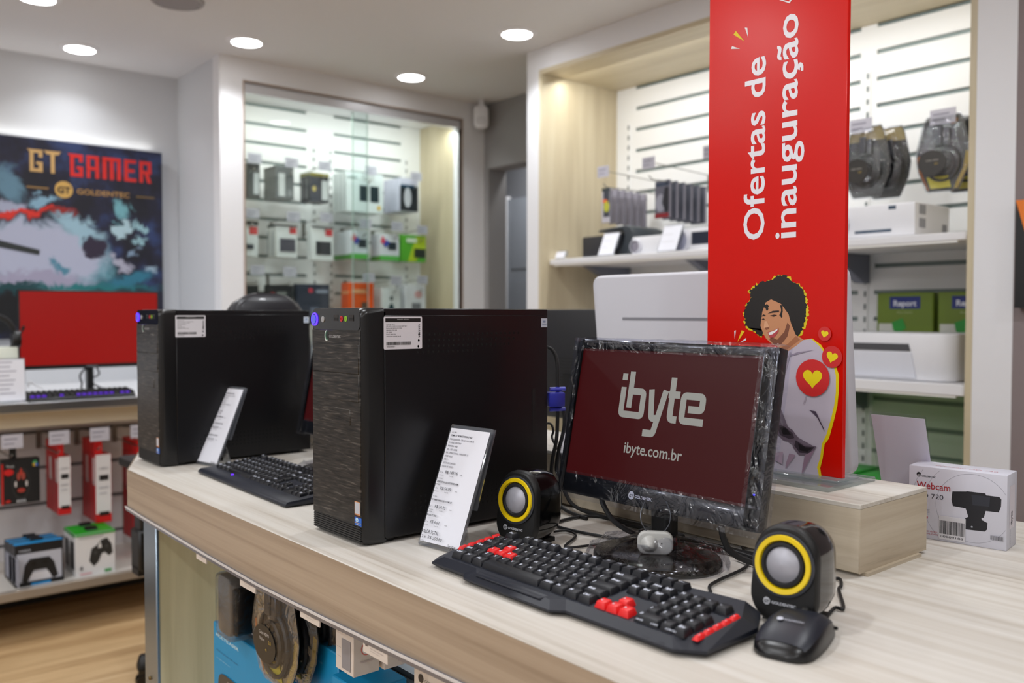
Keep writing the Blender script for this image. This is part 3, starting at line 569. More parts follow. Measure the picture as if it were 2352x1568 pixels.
# ------------------------------------------------------------------ stock in the open wall unit
def packs(px, Y, n, step, c0, front, label, group, edge='#9c99a5'):
    a, b = onY(px[0], px[3], Y), onY(px[2], px[1], Y)
    for k in range(n):
        w_, h = b.x-a.x, b.z-a.z
        carton('ink_pack', label % ORD[k], 'pack', ((a.x+b.x)/2+.006*k, Y+step*k, a.z-.003*k), math.radians(-3), w_, .012, h, edge if k else c0, [sc_item(i, w_, h) for i in front] if k == 0 else (), [('r', 0, .012, 0, h*.93, '#8b8894')], [('r', 0, .012, 0, h*.93, '#77747f')], group=group, bev=0)
packs((1384, 430, 1404, 512), 3.02, 6, .042, '#b9b6c0', [('r', 0, 1, .9, 1, '#2f3a40'), ('r', .2, .95, .16, .9, '#3a3f4c'), ('e', .4, .62, .3, .05, '#e0622a'), ('e', .6, .45, .35, .16, '#b3b43c')], '%s narrow grey ink pack on the left hook of the wall unit', 'ink packs on the left hook')
packs((1506, 412, 1540, 502), 3.02, 6, .042, '#5b5a66', [('r', 0, 1, .86, .93, '#23344a'), ('e', .4, .4, .36, .24, '#8d8d98'), ('p', [(.5, .4), (.7, .8), (1, .8), (1, .2), (.8, .1)], '#1b1b24'), ('r', 0, 1, .0, .12, '#7e1a20')], '%s dark ink pack with red base on the second hook of the wall unit', 'ink packs on the second hook', '#565863')
for (x, y, L, lab) in ((1378, 394, .42, 'hook with pale ticket above the narrow grey ink packs'), (1481, 374, .42, 'hook with lilac ticket above the dark ink packs'), (1621, 348, .42, 'hook with pale ticket beside the red banner edge'), (1962, 290, .3, 'hook with grey ticket above the left cable blisters'), (2148, 268, .3, 'hook with grey ticket above the right cable blisters')):
    p = onY(x, y, UB-L); hook((p.x+.03, UB-.008, p.z-.016), 0, L, lab, 'zinc hooks in the wall unit', tw=.07 if L > .4 else .085, th=.05)
t = thing('black_printer', 'compact black printer with curved arm at the left of the projector shelf', 'printer', (-2.83, 3.06, 1.510))
MB().taper((-.16, .10, -.11, .11), (-.172, .08, -.1, .12), 0, .105).bevel(.008, 2).build('body', mat('dark_case', '#25262c', .45), t)
arc = [(.06, -.02), (.13, -.02), (.15, .05), (.162, .09), (.15, .118), (.12, .128), (-.05, .118), (-.06, .108), (.095, .112), (.11, .09), (.10, .05)]
MB().prism(arc, -.10, .10, 0, FY(0, -.01, .012)).bevel(.004, 1).build('cover_arm', mat('dark_arm', '#3a4046', .45), t)
def projector(label, x, y, w_, d, h, rz, lx, lr, lc, extra=0):
    t = thing('projector', label, 'projector', (x, y, 1.510), rz, 'projectors on the wall unit shelf')
    MB().box(-w_/2, w_/2, -d/2, d/2, .004, h).bevel(.008, 2).build('case', WPL, t)
    for sx in (-1, 1): MB().lathe([(.01, 0), (.012, .004)], 10, 0, FT(sx*w_*.4, -d*.35, 0)).build('foot', RUB, t)
    T = FY(lx, -d/2, h*.48) 
    MB().lathe([(lr*1.2, -.004), (lr*1.22, .012), (lr*1.05, .016), (lr, .012)], 24, 0, T).build('lens_ring', mat('lens_ring_grey', '#c9c9d2', .4), t)
    MB().lathe([(lr, .008), (lr*.6, .013), (.0001, .015)], 24, 0, T).build('lens', mat('lens_'+lc, '#'+lc, .2), t)
    return t
projector('small white projector between two price cards', -2.552, 3.04, .23, .2, .082, 0, -.085, .026, '8b8793')
p2 = projector('white projector with large lens half hidden by the red banner', -2.33, 3.06, .26, .22, .10, 0, -.065, .04, 'a2a4b8')
MB().prism([(-.01, .03), (.12, .03), (.12, .082), (-.01, .082)], 0, .002, 0, FY(0, -.111, 0)).build('grille', mat('dark_grille', '#1b2334', .4), p2)
p3 = projector('large white projector with vented side right of the red banner', -1.56, 3.03, .36, .26, .115, 0, -.105, .045, '6f7484')
VG = mat('vent_grey', '#8f9096', .5); mb = MB()
for r in range(2):
    for c in range(3): mb.prism([(-.10+c*.016, .03+r*.045), (-.089+c*.016, .03+r*.045), (-.089+c*.016, .062+r*.045), (-.10+c*.016, .062+r*.045)], 0, .0015, 0, FX(.18, 0, 0))
mb.build('side_vent', VG, p3); mb = MB()
for c in range(3): mb.prism([(.07+c*.012, .02), (.078+c*.012, .02), (.078+c*.012, .05), (.07+c*.012, .05)], 0, .0015, 0, FX(.18, 0, 0))
mb.build('rear_vent', VG, p3)
MB().prism([(-.03, .02), (.10, .02), (.10, .029), (-.03, .029)], 0, .002, 0, FY(0, -.13, 0)).prism([(.09, .095), (.115, .095), (.115, .107), (.09, .107)], 0, .002, 0, FY(0, -.13, 0)).build('front_slot', mat('slot_blue', '#3d5166', .4), p3)
for (px, lab, w_, h) in (((1286, 590), 'small white ticket at the left end of the projector shelf', .075, .045), ((1392, 587), 'white price card leaning in front of the black printer', .10, .12), ((1532, 580), 'blank white price card in front of the small projector', .105, .13)):
    p = onY(px[0], px[1], 2.89); cardstand('price_card_stand', lab, (p.x, 2.885, 1.5095), 0, w_, h, math.radians(24), GL(w_, h, 3, '#d3d3da') if h > .1 else (), 'price cards on the projector shelf', foot=.03)
def blister(name, label, loc, rz, w_, h, d, group, gold='top', words=(), yellow=False):
    t = thing(name, label, 'cable pack', loc, rz, group)
    out = [(-w_*.30, h/2), (w_*.30, h/2), (w_*.36, h*.42), (w_*.5, -.02*h), (w_*.46, -h*.22), (w_*.3, -h*.48), (w_*.26, -h/2), (-w_*.26, -h/2), (-w_*.3, -h*.48), (-w_*.46, -h*.22), (-w_*.5, -.02*h), (-w_*.36, h*.42)][::-1]
    mb = MB(); mb.prism(out[::-1], -.0015, .0015, 0, FY()); mats = [ink('#1a1a1c', .35)]; D = Deco(mb, mats)
    it = []
    if gold == 'top': it += [('p', [(-w_*.36, h*.40), (-w_*.29, h*.49), (w_*.29, h*.49), (w_*.36, h*.40), (w_*.39, h*.3), (-w_*.39, h*.3)], '#b39a55')]
    if gold == 'edge': it += [('p', [(w_*.42, 0), (w_*.49, -.02*h), (w_*.45, -h*.22), (w_*.28, -h*.48), (w_*.20, -h*.48), (w_*.37, -h*.22)], '#d2aa1c'), ('p', [(-w_*.49, -.02*h), (-w_*.44, 0), (-w_*.41, -h*.2), (-w_*.25, -h*.48), (-w_*.28, -h*.48), (-w_*.45, -h*.22)], '#b56a33'), ('e', w_*.18, h*.42, w_*.08, h*.045, '#b06a20')]
    if yellow: it.append(('p', [(-w_*.30, -h*.30), (w_*.10, -h*.30), (w_*.16, -h*.46), (-w_*.22, -h*.46)], '#d9c93c'))
    D.draw(FY(0, -.0015, 0), it, .0003); mb.build('backing_card', mats, t)
    mb = MB()
    for k in range(5):
        r = .30*w_-.016*k*w_/.16; mb.tube([(r*math.cos(a)*1.05, -.0065-.0035*(k % 2), -h*.13+r*1.1*math.sin(a)) for a in [2*PI*i/22 for i in range(22)]], .0042, 0, 6, None, True)
    mb.build('coiled_cable', mat('nylon_cable', '#232427', .5), t)
    mb = MB(); mb.box(-.022, .0, -.014, -.003, h*.12, h*.36).box(.006, .024, -.014, -.003, h*.10, h*.32); mb.bevel(.002, 1); mb.build('plug', mat('plug_grey', '#4a4b50', .3, .4), t)
    R = lambda s_, dd: [(x*s_, -dd, y*s_) for x, y in out]
    mb = MB(); mb.loft([R(1.04, .002), R(1.0, .004), R(.93, d*.5), R(.84, d*.85), R(.6, d)], 0, None, True, True); mb.build('clear_shell', BLIS, t)
    mb = MB(); mats = [ink('#2b2722', .4)]; mb.prism(ell(w_*.26, h*.17, -w_*.08, -h*.14, 20), 0, .001, 0, FY(0, -d-.0005, 0)); D = Deco(mb, mats)
    it = [('t', s_, x*w_, y*h, z*h, c, {'align': 'C'}) for s_, x, y, z, c in words]
    D.draw(FY(0, -d-.0016, 0), it, .0003); mb.build('printed_oval', mats, t); return t
hd = [('CABO HDMI', -.08, -.12, .03, '#b9b2a8'), ('2.0', .0, -.17, .035, '#c9a93c')]
for k in range(2):
    blister('cable_blister', '%s clear cable pack with gold top beside the red banner' % ORD[k], (-1.615+.04*k, 3.02+.07*k, 1.795), 0, .175, .25, .045, 'cable packs on the wall unit hooks', 'top', hd)
for k in range(2):
    blister('cable_blister', '%s clear cable pack with yellow label at the right of the wall unit' % ORD[k], (-1.345+.05*k, 3.02+.07*k, 1.79), 0, .178, .25, .05, 'cable packs on the wall unit hooks', 'edge', hd, True)
# white printer and green paper packs on the lower shelf
t = thing('white_printer', 'white inkjet printer with dark paper slot on the lower wall shelf', 'printer', (-1.50, 3.02, 1.031))
MB().prism([(x, y) for x, y in rrect(.50, .25, .06, 0, 0, 6)], 0, .158, 0, FT()).bevel(.01, 2).build('body', WPL, t)
MB().prism([(-.20, .098), (.115, .098), (.108, .122), (-.20, .122)], 0, .002, 0, FY(0, -.1255, 0)).build('paper_slot', mat('slot_dark', '#4b4b4f', .6), t)
MB().prism([(-.22, .01), (.135, .01), (.118, .092), (-.22, .092)], 0, .004, 0, FY(0, -.1255, 0)).build('front_tray', mat('tray_white', '#d9dbe4', .4), t)
def paperpack(x, z, lab, y=3.235):
    t = carton('paper_pack', lab, 'paper', (x, y, z), 0, .212, .05, .30, ink('#71882c', .3), [('r', .05, .165, .24, .285, '#20307c'), ('t', 'Report', .108, .250, .030, '#dfe2ee', {'align': 'C', 'bold': .03}), ('t', 'MULTIUSO', .108, .222, .012, '#aeb98a', {'align': 'C'}), ('r', .01, .07, .09, .185, '#d3d5cd'), ('p', [(.06, .19), (.10, .205), (.115, .17), (.09, .15), (.066, .16)], '#2a9a3a')], group='green paper packs in the wall unit', bev=.004)
paperpack(-1.562, 1.0315, 'green copy paper pack behind the white printer next to the banner'); paperpack(-1.335, 1.0315, 'green copy paper pack cut off by the right post of the wall unit')
for i in range(4):
    tag(MB().box(-.105, .105, -.15, .15, 0, .055).bevel(.003, 1).build('paper_ream', ink('#2fae3c', .4), loc=(-1.75+.24*i, 3.06, .621)), ['bright green ream showing beside the banner base', 'bright green ream behind the blank card', 'bright green ream second from the right on the lowest shelf', 'bright green ream at the right end of the lowest shelf'][i], 'paper', 'green reams on the lowest shelf')
# black and orange sign on the right wall
t = thing('wall_screen', 'black wall panel with an orange corner at the right edge of the photo', 'sign', (-1.02, 2.78, 1.27)); MB().box(0, .5, -.02, .019, 0, .31).build('panel', BLK, t)
MB().prism([(0, .31), (.05, .13), (.06, .31)], 0, .002, 0, FY(0, -.02, 0)).build('orange_corner', ink('#e87a10'), t)

# office chair between the counter and the gaming desk
ch = thing('office_chair', 'black leather office chair behind the left end of the counter', 'chair', (-2.94, 1.19, 0))
LEA = mat('black_leather', '#17171f', .35, coat=.2)
ch.rotation_euler = (0, 0, -PI/2)        # local -Y = facing -X
mb = MB(); mb.prism(rrect(.50, .50, .08), .44, .52, 0, FT()); mb.bevel(.03, 3); mb.build('seat', LEA, ch)
R = []
for zz, hw, yb, th in ((.56, .17, .24, .05), (.70, .185, .26, .06), (.95, .17, .29, .07), (1.15, .155, .32, .075), (1.24, .138, .325, .07), (1.285, .105, .33, .055), (1.308, .066, .332, .035), (1.316, .035, .332, .02)):
    R.append([(x, yb+y, zz) for x, y in rrect(2*hw, th, min(th*.45, hw*.45), 0, 0, 4)])
MB().loft(R).build('backrest', LEA, ch)
for s_ in (-1, 1):
    ar = MB().prism(rrect(.075, .26, .03, s_*.27, -.04), .745, .775, 0, FT()).bevel(.008, 2).build('armrest', RUB, ch)
    MB().box(s_*.27-.028, s_*.27+.028, -.02, .045, .50, .745).bevel(.006, 1).build('post', BLK, ar)
    MB().box(s_*.27-.036, s_*.27+.036, -.03, .055, .43, .56).bevel(.006, 1).build('sleeve', BLK, ar)
    MB().box(min(s_*.20, s_*.306), max(s_*.20, s_*.306), -.02, .045, .415, .44).build('bracket', BLK, ar)
MB().lathe([(.03, .12), (.03, .30), (.022, .30), (.022, .44)], 16).build('gas_column', BLK, ch)
MB().box(-.03, .03, .2, .3, .43, .455).box(-.03, .03, .26, .29, .43, .62).build('back_support', BLK, ch)
for k in range(5):
    a = 2*PI*k/5-.244; bs = MB(); bs.taper((.0, .29, -.03, .03), (.0, .28, -.018, .018), .075, .12, 0, Matrix.Rotation(a, 4, 'Z')); bs.bevel(.006, 1); l = bs.build('base_arm', BLK, ch)
    mb = MB()
    for s_ in (-1, 1): mb.lathe([(.0001, s_*.008), (.028, s_*.008), (.03, s_*.014), (.028, s_*.024), (.0001, s_*.024)], 16, 0, Matrix.Rotation(a, 4, 'Z') @ Matrix.Translation((.265, 0, .0305)) @ Matrix.Rotation(PI/2, 4, 'X'))
    mb.box(.245, .285, -.02, .02, .045, .075, 0, Matrix.Rotation(a, 4, 'Z')); mb.build('caster', BLKG, l)
# ------------------------------------------------------------------ the counter
CT = .9; CE = .615
ct = thing('display_counter', 'long pale wood counter with tan fascia carrying the computers', 'counter')
out = [(-2.0775, CE), (.75, CE), (.75, 1.62), (-2.34, 1.62), (-2.34, .722)]
MB().prism(out, CT-.03, CT, 0, FT()).bevel(.0012, 1).build('worktop', W_TOP, ct)
SAG = [(-2.08, .8168), (-1.95, .8135), (-1.797, .8113), (-1.6, .8078), (-1.378, .8058), (-1.15, .8108), (-.97, .8165), (-.81, .8222), (.75, .8230)]
mb = MB(); R = []
for x, z in SAG: R.append([(x, CE-.002, z), (x, CE+.016, z), (x, CE+.016, CT-.0302), (x, CE-.002, CT-.0005)])
mb.loft([r for r in R], 0, None, False); c = R[0]
dx, dy = -2.34+2.0775, .722-CE
mb.loft([[(p[0]+dx, p[1]+dy, p[2]) for p in c], c], 0, None, False)
mb.build('fascia', W_FAS, ct)
RAIL = mat('price_rail_grey', '#77757a', .25, .2)
mb = MB(); mb.loft([[(x, CE-.006, z-.009), (x, CE+.02, z-.009), (x, CE+.02, z), (x, CE-.006, z)] for x, z in SAG], 0, None, False)
mb.loft([[(x, CE-.0075, z-.003), (x, CE-.006, z-.003), (x, CE-.006, z+.0005), (x, CE-.0075, z+.0005)] for x, z in SAG], 1, None, False)
mb.build('price_rail', [RAIL, mat('rail_lip', '#d3d0d0', .2)], ct)
MB().box(-2.092, -2.012, .66, 1.55, .0, .81).build('end_panel', wood('end_panel_laminate', [(.30, '#bdb38c'), (.5, '#d2c8a2'), (.72, '#ddd4b2')], 'Z', across=30), ct)
MB().box(-2.094, -2.010, .652, .66, .0, .81).bevel(.002, 1).build('end_edge', mat('end_edge_metal', '#8d9aa6', .25, .8), ct)
MB().lathe([(.0001, 0), (.005, 0), (.004, -.003)], 10, 0, frame((-2.055, .651, .42), (1, 0, 0), (0, 0, 1), (0, 1, 0))).build('screw', mat('brass', '#8a7448', .4, .9), ct)
mb = MB(); slats(mb, FY(0, .835, 0), -2.01, .7, .1, .81, [.63, .53, .43]); mb.build('back_panel', [mat('counter_back', '#d3dde2', .4), mat('counter_groove', '#3c4246', .5)], ct)  # white slat back; blue reflected from the boxes is put into its colour
MB().box(-2.01, .7, .655, .835, .30, .33).build('lower_shelf', WHITE, ct)
MB().box(-2.01, .7, .66, 1.5, 0, .10).build('plinth', mat('plinth_dark', '#3a3632', .6), ct)
MB().box(.66, .7, .66, 1.55, .1, .81).build('right_panel', W_PAN, ct)

# price tickets clipped under the rail
def rail_ticket(x0, x1, z0, z1, label, mark=()):
    mb = MB().box(x0, x1, CE+.0005-.004, CE-.0015, z0, z1); mats = [mat('rail_ticket_paper', '#d9cfc6', .5)]; D = Deco(mb, mats); w_ = x1-x0; h = z1-z0
    D.draw(FY(x0, CE-.0035, z0), [sc_item(i, w_, h) for i in ([('r', .3, .85, .48, .54, '#b8aba4'), ('r', .3, .7, .3, .35, '#c4b9b2')]+list(mark))], .0002)
    tag(mb.build('rail_ticket', mats), label, 'price ticket', 'price tickets under the counter edge')
rail_ticket(-1.655, -1.605, .788, .806, 'cream price ticket on the counter edge nearest its left end')
rail_ticket(-1.4527, -1.39, .785, .803, 'cream price ticket on the counter edge above the charger pack')
rail_ticket(-1.2278, -1.166, .790, .807, 'cream price ticket on the counter edge right of the cable packs')
rail_ticket(-1.041, -.979, .792, .810, 'cream price ticket on the counter edge above the screen cleaner boxes', [('r', .1, .2, .55, .75, '#6a6262')])

# stock under the counter
blk = ('t', 'MULTILASER')
def bluebox(label, x0, x1, y0, y1, z0, z1, front=()):
    w_, h = x1-x0, z1-z0
    return carton('blue_box', label, 'box', ((x0+x1)/2, (y0+y1)/2, z0), 0, w_, y1-y0, h, '#138fc4', [sc_item(i, w_, h) for i in front], group='blue boxes under the counter', bev=.002)
bluebox('large blue box with white lettering and a grey pad picture under the counter', -1.802, -1.48, .70, .80, .331, .609,
        [('t', 'MULTILASER', .045, .905, .030, '#bfe3f2', {'width': .36, 'bold': .03}), ('t', 'Descanso de pés', .06, .80, .014, '#1d4f76', {'width': .34}), ('t', 'ergonômico', .06, .745, .011, '#a8d6ea', {'width': .22}),
         ('p', [(.30+.24*math.cos(a)*(abs(math.cos(a))**-.6 if abs(math.cos(a)) > .01 else 1)*.9, .46+.22*math.sin(a)*(abs(math.sin(a))**-.6 if abs(math.sin(a)) > .01 else 1)*.9) for a in [2*PI*(i+.5)/28 for i in range(28)]], '#4a463e'), ('r', .14, .46, .56, .575, '#2e2b26'), ('r', .14, .46, .47, .485, '#2e2b26'), ('r', .24, .34, .61, .63, '#8f8a80')])
bluebox('upright blue box behind the black cable packs', -1.475, -1.335, .735, .82, .331, .668, [('r', 0, 1, .62, .625, '#0f6f9c'), ('t', 'MULTI', .5, .9, .016, '#8fd0ea')])
bluebox('blue box standing left of the screen cleaner boxes', -1.33, -1.235, .72, .81, .331, .640, [('r', .0, 1, .70, .705, '#0f6f9c')])
bluebox('small blue box below the large cable pack at the photo bottom', -1.45, -1.32, .655, .70, .331, .560)
bluebox('blue box with white lettering under the screen cleaner boxes', -1.19, -1.04, .66, .75, .331, .578, [('t', 'MULTI', .6, .92, .016, '#d3edf7')])
t = thing('charger_pack', 'black and grey charger blister pack hanging at the left under the counter', 'charger', (-1.66, .715, .69))
mb = MB().prism([(-.055, -.075), (.065, -.075), (.065, .075), (-.055, .075)], -.0015, .0015, 0, FY()); mats = [ink('#19191b', .35)]; D = Deco(mb, mats)
D.draw(FY(0, -.0015, 0), [('t', 'SPEED', .058, -.01, .014, '#a8b01c', {'align': 'R'}), ('e', -.0, .06, .02, .010, '#2f2c2a'), ('r', -.01, -.004, -.068, -.06, '#c9b23a')], .0004); mb.build('backing_card', mats, t)
mb = MB(); mb.prism(rrect(.062, .115, .014, .0, -.005), .001, .05, 0, FY()); mb.bevel(.006, 2); mb.build('charger_body', mat('charger_grey', '#6d6863', .35), t)
MB().prism(rrect(.03, .09, .008, .035, -.012), .001, .044, 0, FY()).bevel(.004, 2).build('charger_side', BLK, t)
mb = MB(); mb.prism(rrect(.085, .125, .016, .01, -.005), .002, .056, 0, FY()); mb.bevel(.008, 2); mb.build('clear_shell', BLIS, t)
wd = [('Cabo HDMI', -.08, -.06, .042, '#c9c2ba'), ('Nylon', -.12, -.115, .042, '#c9c2ba'), ('2.0', .06, -.115, .042, '#c9a93c'), ('4K', -.02, -.19, .03, '#c9a93c')]
for k, (x, y, z, lab) in enumerate([(-1.470, .686, .688, 'front clear cable pack with yellow label under the counter edge'), (-1.458, .716, .692, 'second clear cable pack right behind the front one under the counter'),
                                    (-1.432, .752, .722, 'clear cable pack hanging to the right behind the front pair under the counter'), (-1.420, .782, .726, 'rearmost clear cable pack under the counter edge')]):
    b = blister('cable_blister', lab, (x, y, z), 0, .178, .20, .016, 'cable packs under the counter', 'edge', wd, True)
for k, y in enumerate((.69, .742, .794)):
    z = .700; h = .105
    carton('cleaner_box', ['front', 'second', 'rear'][k]+' white screen cleaner box hanging under the counter edge', 'box', (-1.192+.004*k, y, z), 0, .055, .046, h, '#dcd2ca',
           [sc_item(i, .055, h) for i in [('t', 'Limpa Telas', .08, .86, .009, '#c05048', {'width': .5}), ('r', .38, .86, .06, .5, '#8f8d92'), ('t', 'LIMPA', .1, .35, .010, '#3a3536', {'width': .26}), ('t', 'TELAS', .1, .22, .010, '#3a3536', {'width': .26}), ('e', .3, .62, .05, .02, '#2b2929')]] if k == 0 else (),
           (), [('e', .023, .04, .010, .010, '#d87a72'), ('e', .023, .04, .008, .008, '#eeeeee'), ('r', .012, .034, .07, .073, '#d8aaa4'), ('r', .012, .034, .02, .022, '#c4b4b0')], group='screen cleaner boxes under the counter')
carton('cleaner_card', 'cream screen cleaner box with red lettering at the photo bottom', 'box', (-.945, .69, .66), 0, .12, .04, .118, '#d9cfc4', [('t', 'Limpa Telas', .012, .062, .022, '#c0453c', {'width': .085}), ('e', .018, .096, .006, .006, '#2e2a2a'), ('t', 'GOLDENTEC', .028, .093, .007, '#3c3836'), ('r', .012, .075, .05, .053, '#a89e96')])

# ------------------------------------------------------------------ computer towers
def pc(loc, label):
    t = thing('computer_tower', label, 'computer', loc, 0, 'black computer towers on the counter')
    W_, H, Dp = .1612, .362, .374
    mb = MB(); mb.box(.002, W_, .036, Dp, .007, H-.002); mb.bevel(.0012, 1); mb.build('chassis', BLKM, t)
    mb = MB(); R = []
    for y, g, r in ((.040, 0, .006), (.012, 0, .010), (.004, .0015, .012), (0, .005, .012)): R.append([(W_/2+x, y, H/2+z) for x, z in rrect(W_-2*g, H-2*g-.002, r, 0, 0, 6)][::-1])
    mb.loft(R[::-1], 0, None, True, True); mb.build('front_bezel', mat('bezel_black', '#0e0e10', .3), t)
    mb = MB().box(.005, .156, -.0016, .002, .031, .3265); mb.bevel(.0008, 1)
    mb.build('front_panel', BRUSH, t)
    for z0, z1 in ((.2605, .3045), (.2180, .2600)): MB().box(.0045+.003, .153, -.0028, .0, z0, z1).bevel(.0009, 1).build('drive_cover', BRUSH, t)
    mb = MB(); mb.box(.028, .127, -.0024, .0, .181, .2055).bevel(.0008, 1); mb.build('floppy_cover', BRUSH, t)
    mb = MB(); mb.prism(rrect(.148, .0335, .008, W_/2, .3435), .0, .0008, 0, FY(0, 0, 0)); mb.build('control_strip', BLKG, t)
    F = FY(0, -.0008, 0)
    pb = MB().lathe([(.0105, 0), (.0105, .0018), (.0085, .0022)], 24, 0, F @ FT(.0135, .343, 0)).build('power_button', mat('glow_purple', '#2a1a70', .3, emit='#5a36ff', es=2.2), t)
    MB().lathe([(.0072, .0020), (.0072, .0028), (.0001, .0028)], 20, 0, F @ FT(.0135, .343, 0)).build('button_cap', mat('cap_blue', '#6a70c8', .3, .3, emit='#3a48ff', es=.35), pb)
    MB().lathe([(.0048, 0), (.0048, .0014), (.0001, .0018)], 18, 0, F @ FT(.041, .343, 0)).build('reset_button', mat('button_silver', '#b9b9b9', .35, .6), t)
    for x in (.0825, .1305): 
        u = MB().prism([(x-.0065, .3405), (x+.0065, .3405), (x+.0065, .350), (x-.0065, .350)], 0, .0006, 0, F).build('usb_port', mat('usb_frame', '#3d3a38', .3, .6), t)
        MB().prism([(x-.0055, .3415), (x+.0055, .3415), (x+.0055, .346), (x-.0055, .346)], .0006, .0008, 0, F).build('usb_slot', RUB, u)
    for x, c in ((.0998, '#b3262c'), (.1131, '#7fae2c')): MB().lathe([(.0045, 0), (.0045, .0008), (.0022, .0010), (.0022, .0001), (.0001, .0001)], 16, 0, F @ FT(x, .344, 0)).build('audio_jack', ink(c), t)
    mb = MB(); mats = []; D = Deco(mb, mats); T = FY(0, -.0016, 0)
    D.draw(T, [('e', .053, .317, .006, .0085, '#d8d8d8'), ('e', .0545, .3175, .0052, .0075, '#1f6b4a'), ('e', .0556, .318, .004, .006, '#151515'), ('t', 'GOLDENTEC', .062, .3145, .0062, '#b9b9bb', {'width': .036})], .00012); mb.build('logo', mats, t)
    mb = MB()
    for k in range(7): mb.box(.006, .155, -.0012, .004, .006+k*.0034, .0082+k*.0034)
    mb.build('grille', mat('grille_black', '#141415', .45), t)
    mb = MB(); mats = []; D = Deco(mb, mats)
    D.draw(T, [('r', .1385, .155, .0455, .068, '#cf8d5c'), ('r', .1398, .1537, .0495, .0668, '#b9bcc4'), ('r', .1385, .155, .0445, .0475, '#3d1f18')], .00015); mb.build('system_sticker', mats, t)
    mb = MB(); mats = []; D = Deco(mb, mats)
    D.draw(T, [('r', .1385, .1585, .0318, .0443, '#1c5fc0'), ('e', .1455, .0400, .0042, .0032, '#bfe0f2'), ('t', 'intel', .1455, .0388, .0034, '#1c5fc0', {'align': 'C'}), ('r', .1388, .1582, .0355, .0362, '#c9a646'), ('t', 'CORE i3', .1485, .0325, .0026, '#dfe8f2', {'align': 'C'})], .00015); mb.build('processor_sticker', mats, t)
    for x in (.02, .14):
        for y in (.05, .34): MB().box(x-.01, x+.01, y-.01, y+.01, 0, .0075).build('foot', RUB, t)
    S = FX(W_, 0, 0)
    mb = MB(); mb.prism([(.0375, .0095), (.370, .0095), (.370, .3495), (.0375, .3495)], -.001, .0018, 0, S); mb.bevel(.0008, 1); mb.build('side_cover', BLKM, t)
    S2 = FX(W_+.0018, 0, 0); HB = mat('hole_black', '#020203', .9); mb = MB()
    for n_, rows in (('upper_vents', [(.100+k*.0097-.0008*r_, .3195-r_*.0092) for r_ in range(4) for k in range(22-(0, 1, 2, 9)[r_])]), ('lower_vents', [(.073+k*.0096, .0385+r_*.0090) for r_ in range(4) for k in range(r_, 24)])):
        mb = MB()
        for u, v in rows: mb.sheet(ell(.0019, .0021, u, v, 8), 0, S2, .0003)
        mb.build(n_, HB, t)
    mb = MB(); mats = [mat('label_white', '#d8d6dc', .5)]; mb.prism(rrect(.070, .050, .002, .0705, .3225), .0001, .0003, 0, S2); D = Deco(mb, mats); T = FX(W_+.0021, .0355, .2975)
    L = [('r', .003, .067, .0415, .0475, '#171717'), ('t', 'GABINETE  MODELO', .035, .0448, .0024, '#b9b9b9', {'align': 'C'})]
    for k, s_ in enumerate(['COD: 000 - 00 PC', 'CPU INTEL CORE I3 3.10 GHZ OEM TRAY', 'PLACA MÃE MICRO ATX DDR3', 'MEMORIA DDR3 4GB', 'SSD 120GB', 'FONTE 200W REAL', 'WINDOWS 10 HOME VALUE']): L.append(('t', s_, .0045, .0375-k*.0031, .0025, '#2b2b2b', {'xs': .82}))
    random.seed(3); x = .0045
    while x < .048: ww = random.choice([.0004, .0007, .001]); L.append(('r', x, x+ww, .0065, .0115, '#222222')); x += ww+random.choice([.0004, .0007])
    L += [('t', '000820000021', .0045, .0032, .0026, '#2b2b2b', {})]+[('r', .063, .0655, .018+k*.003, .0196+k*.003, '#2b2b2b') for k in range(7)]
    D.draw(T, L, .00002); mb.build('specification_label', mats, t)
    mb = MB(); mats = [mat('tag_white', '#c9d4e2', .5)]; mb.prism([(.3565, .3285), (.3705, .3285), (.3705, .344), (.3565, .344)], 0, .0003, 0, S2); D = Deco(mb, mats); D.draw(FX(W_+.0021, .3565, .3285), [('r', .004, .010, .008, .0115, '#8094b4'), ('r', .002, .012, .004, .0052, '#8094b4')], .0001); mb.build('seal_tag', mats, t)
    MB().prism(rrect(.007, .078, .003, .3395, .183), .0, .0003, 0, S2).build('handle_slot', mat('slot_black', '#050507', .6), t)
    mb = MB(); mb.box(.03, .14, Dp, Dp+.002, .2, .34); mb.build('rear_plate', mat('rear_steel', '#4a4a4e', .4, .8), t)
    return t
pc((-1.3112, .677, CT), 'black computer tower beside the red keyed keyboard, nearer the camera')
pc((-2.2068, .677, CT), 'black computer tower at the far left end of the counter')

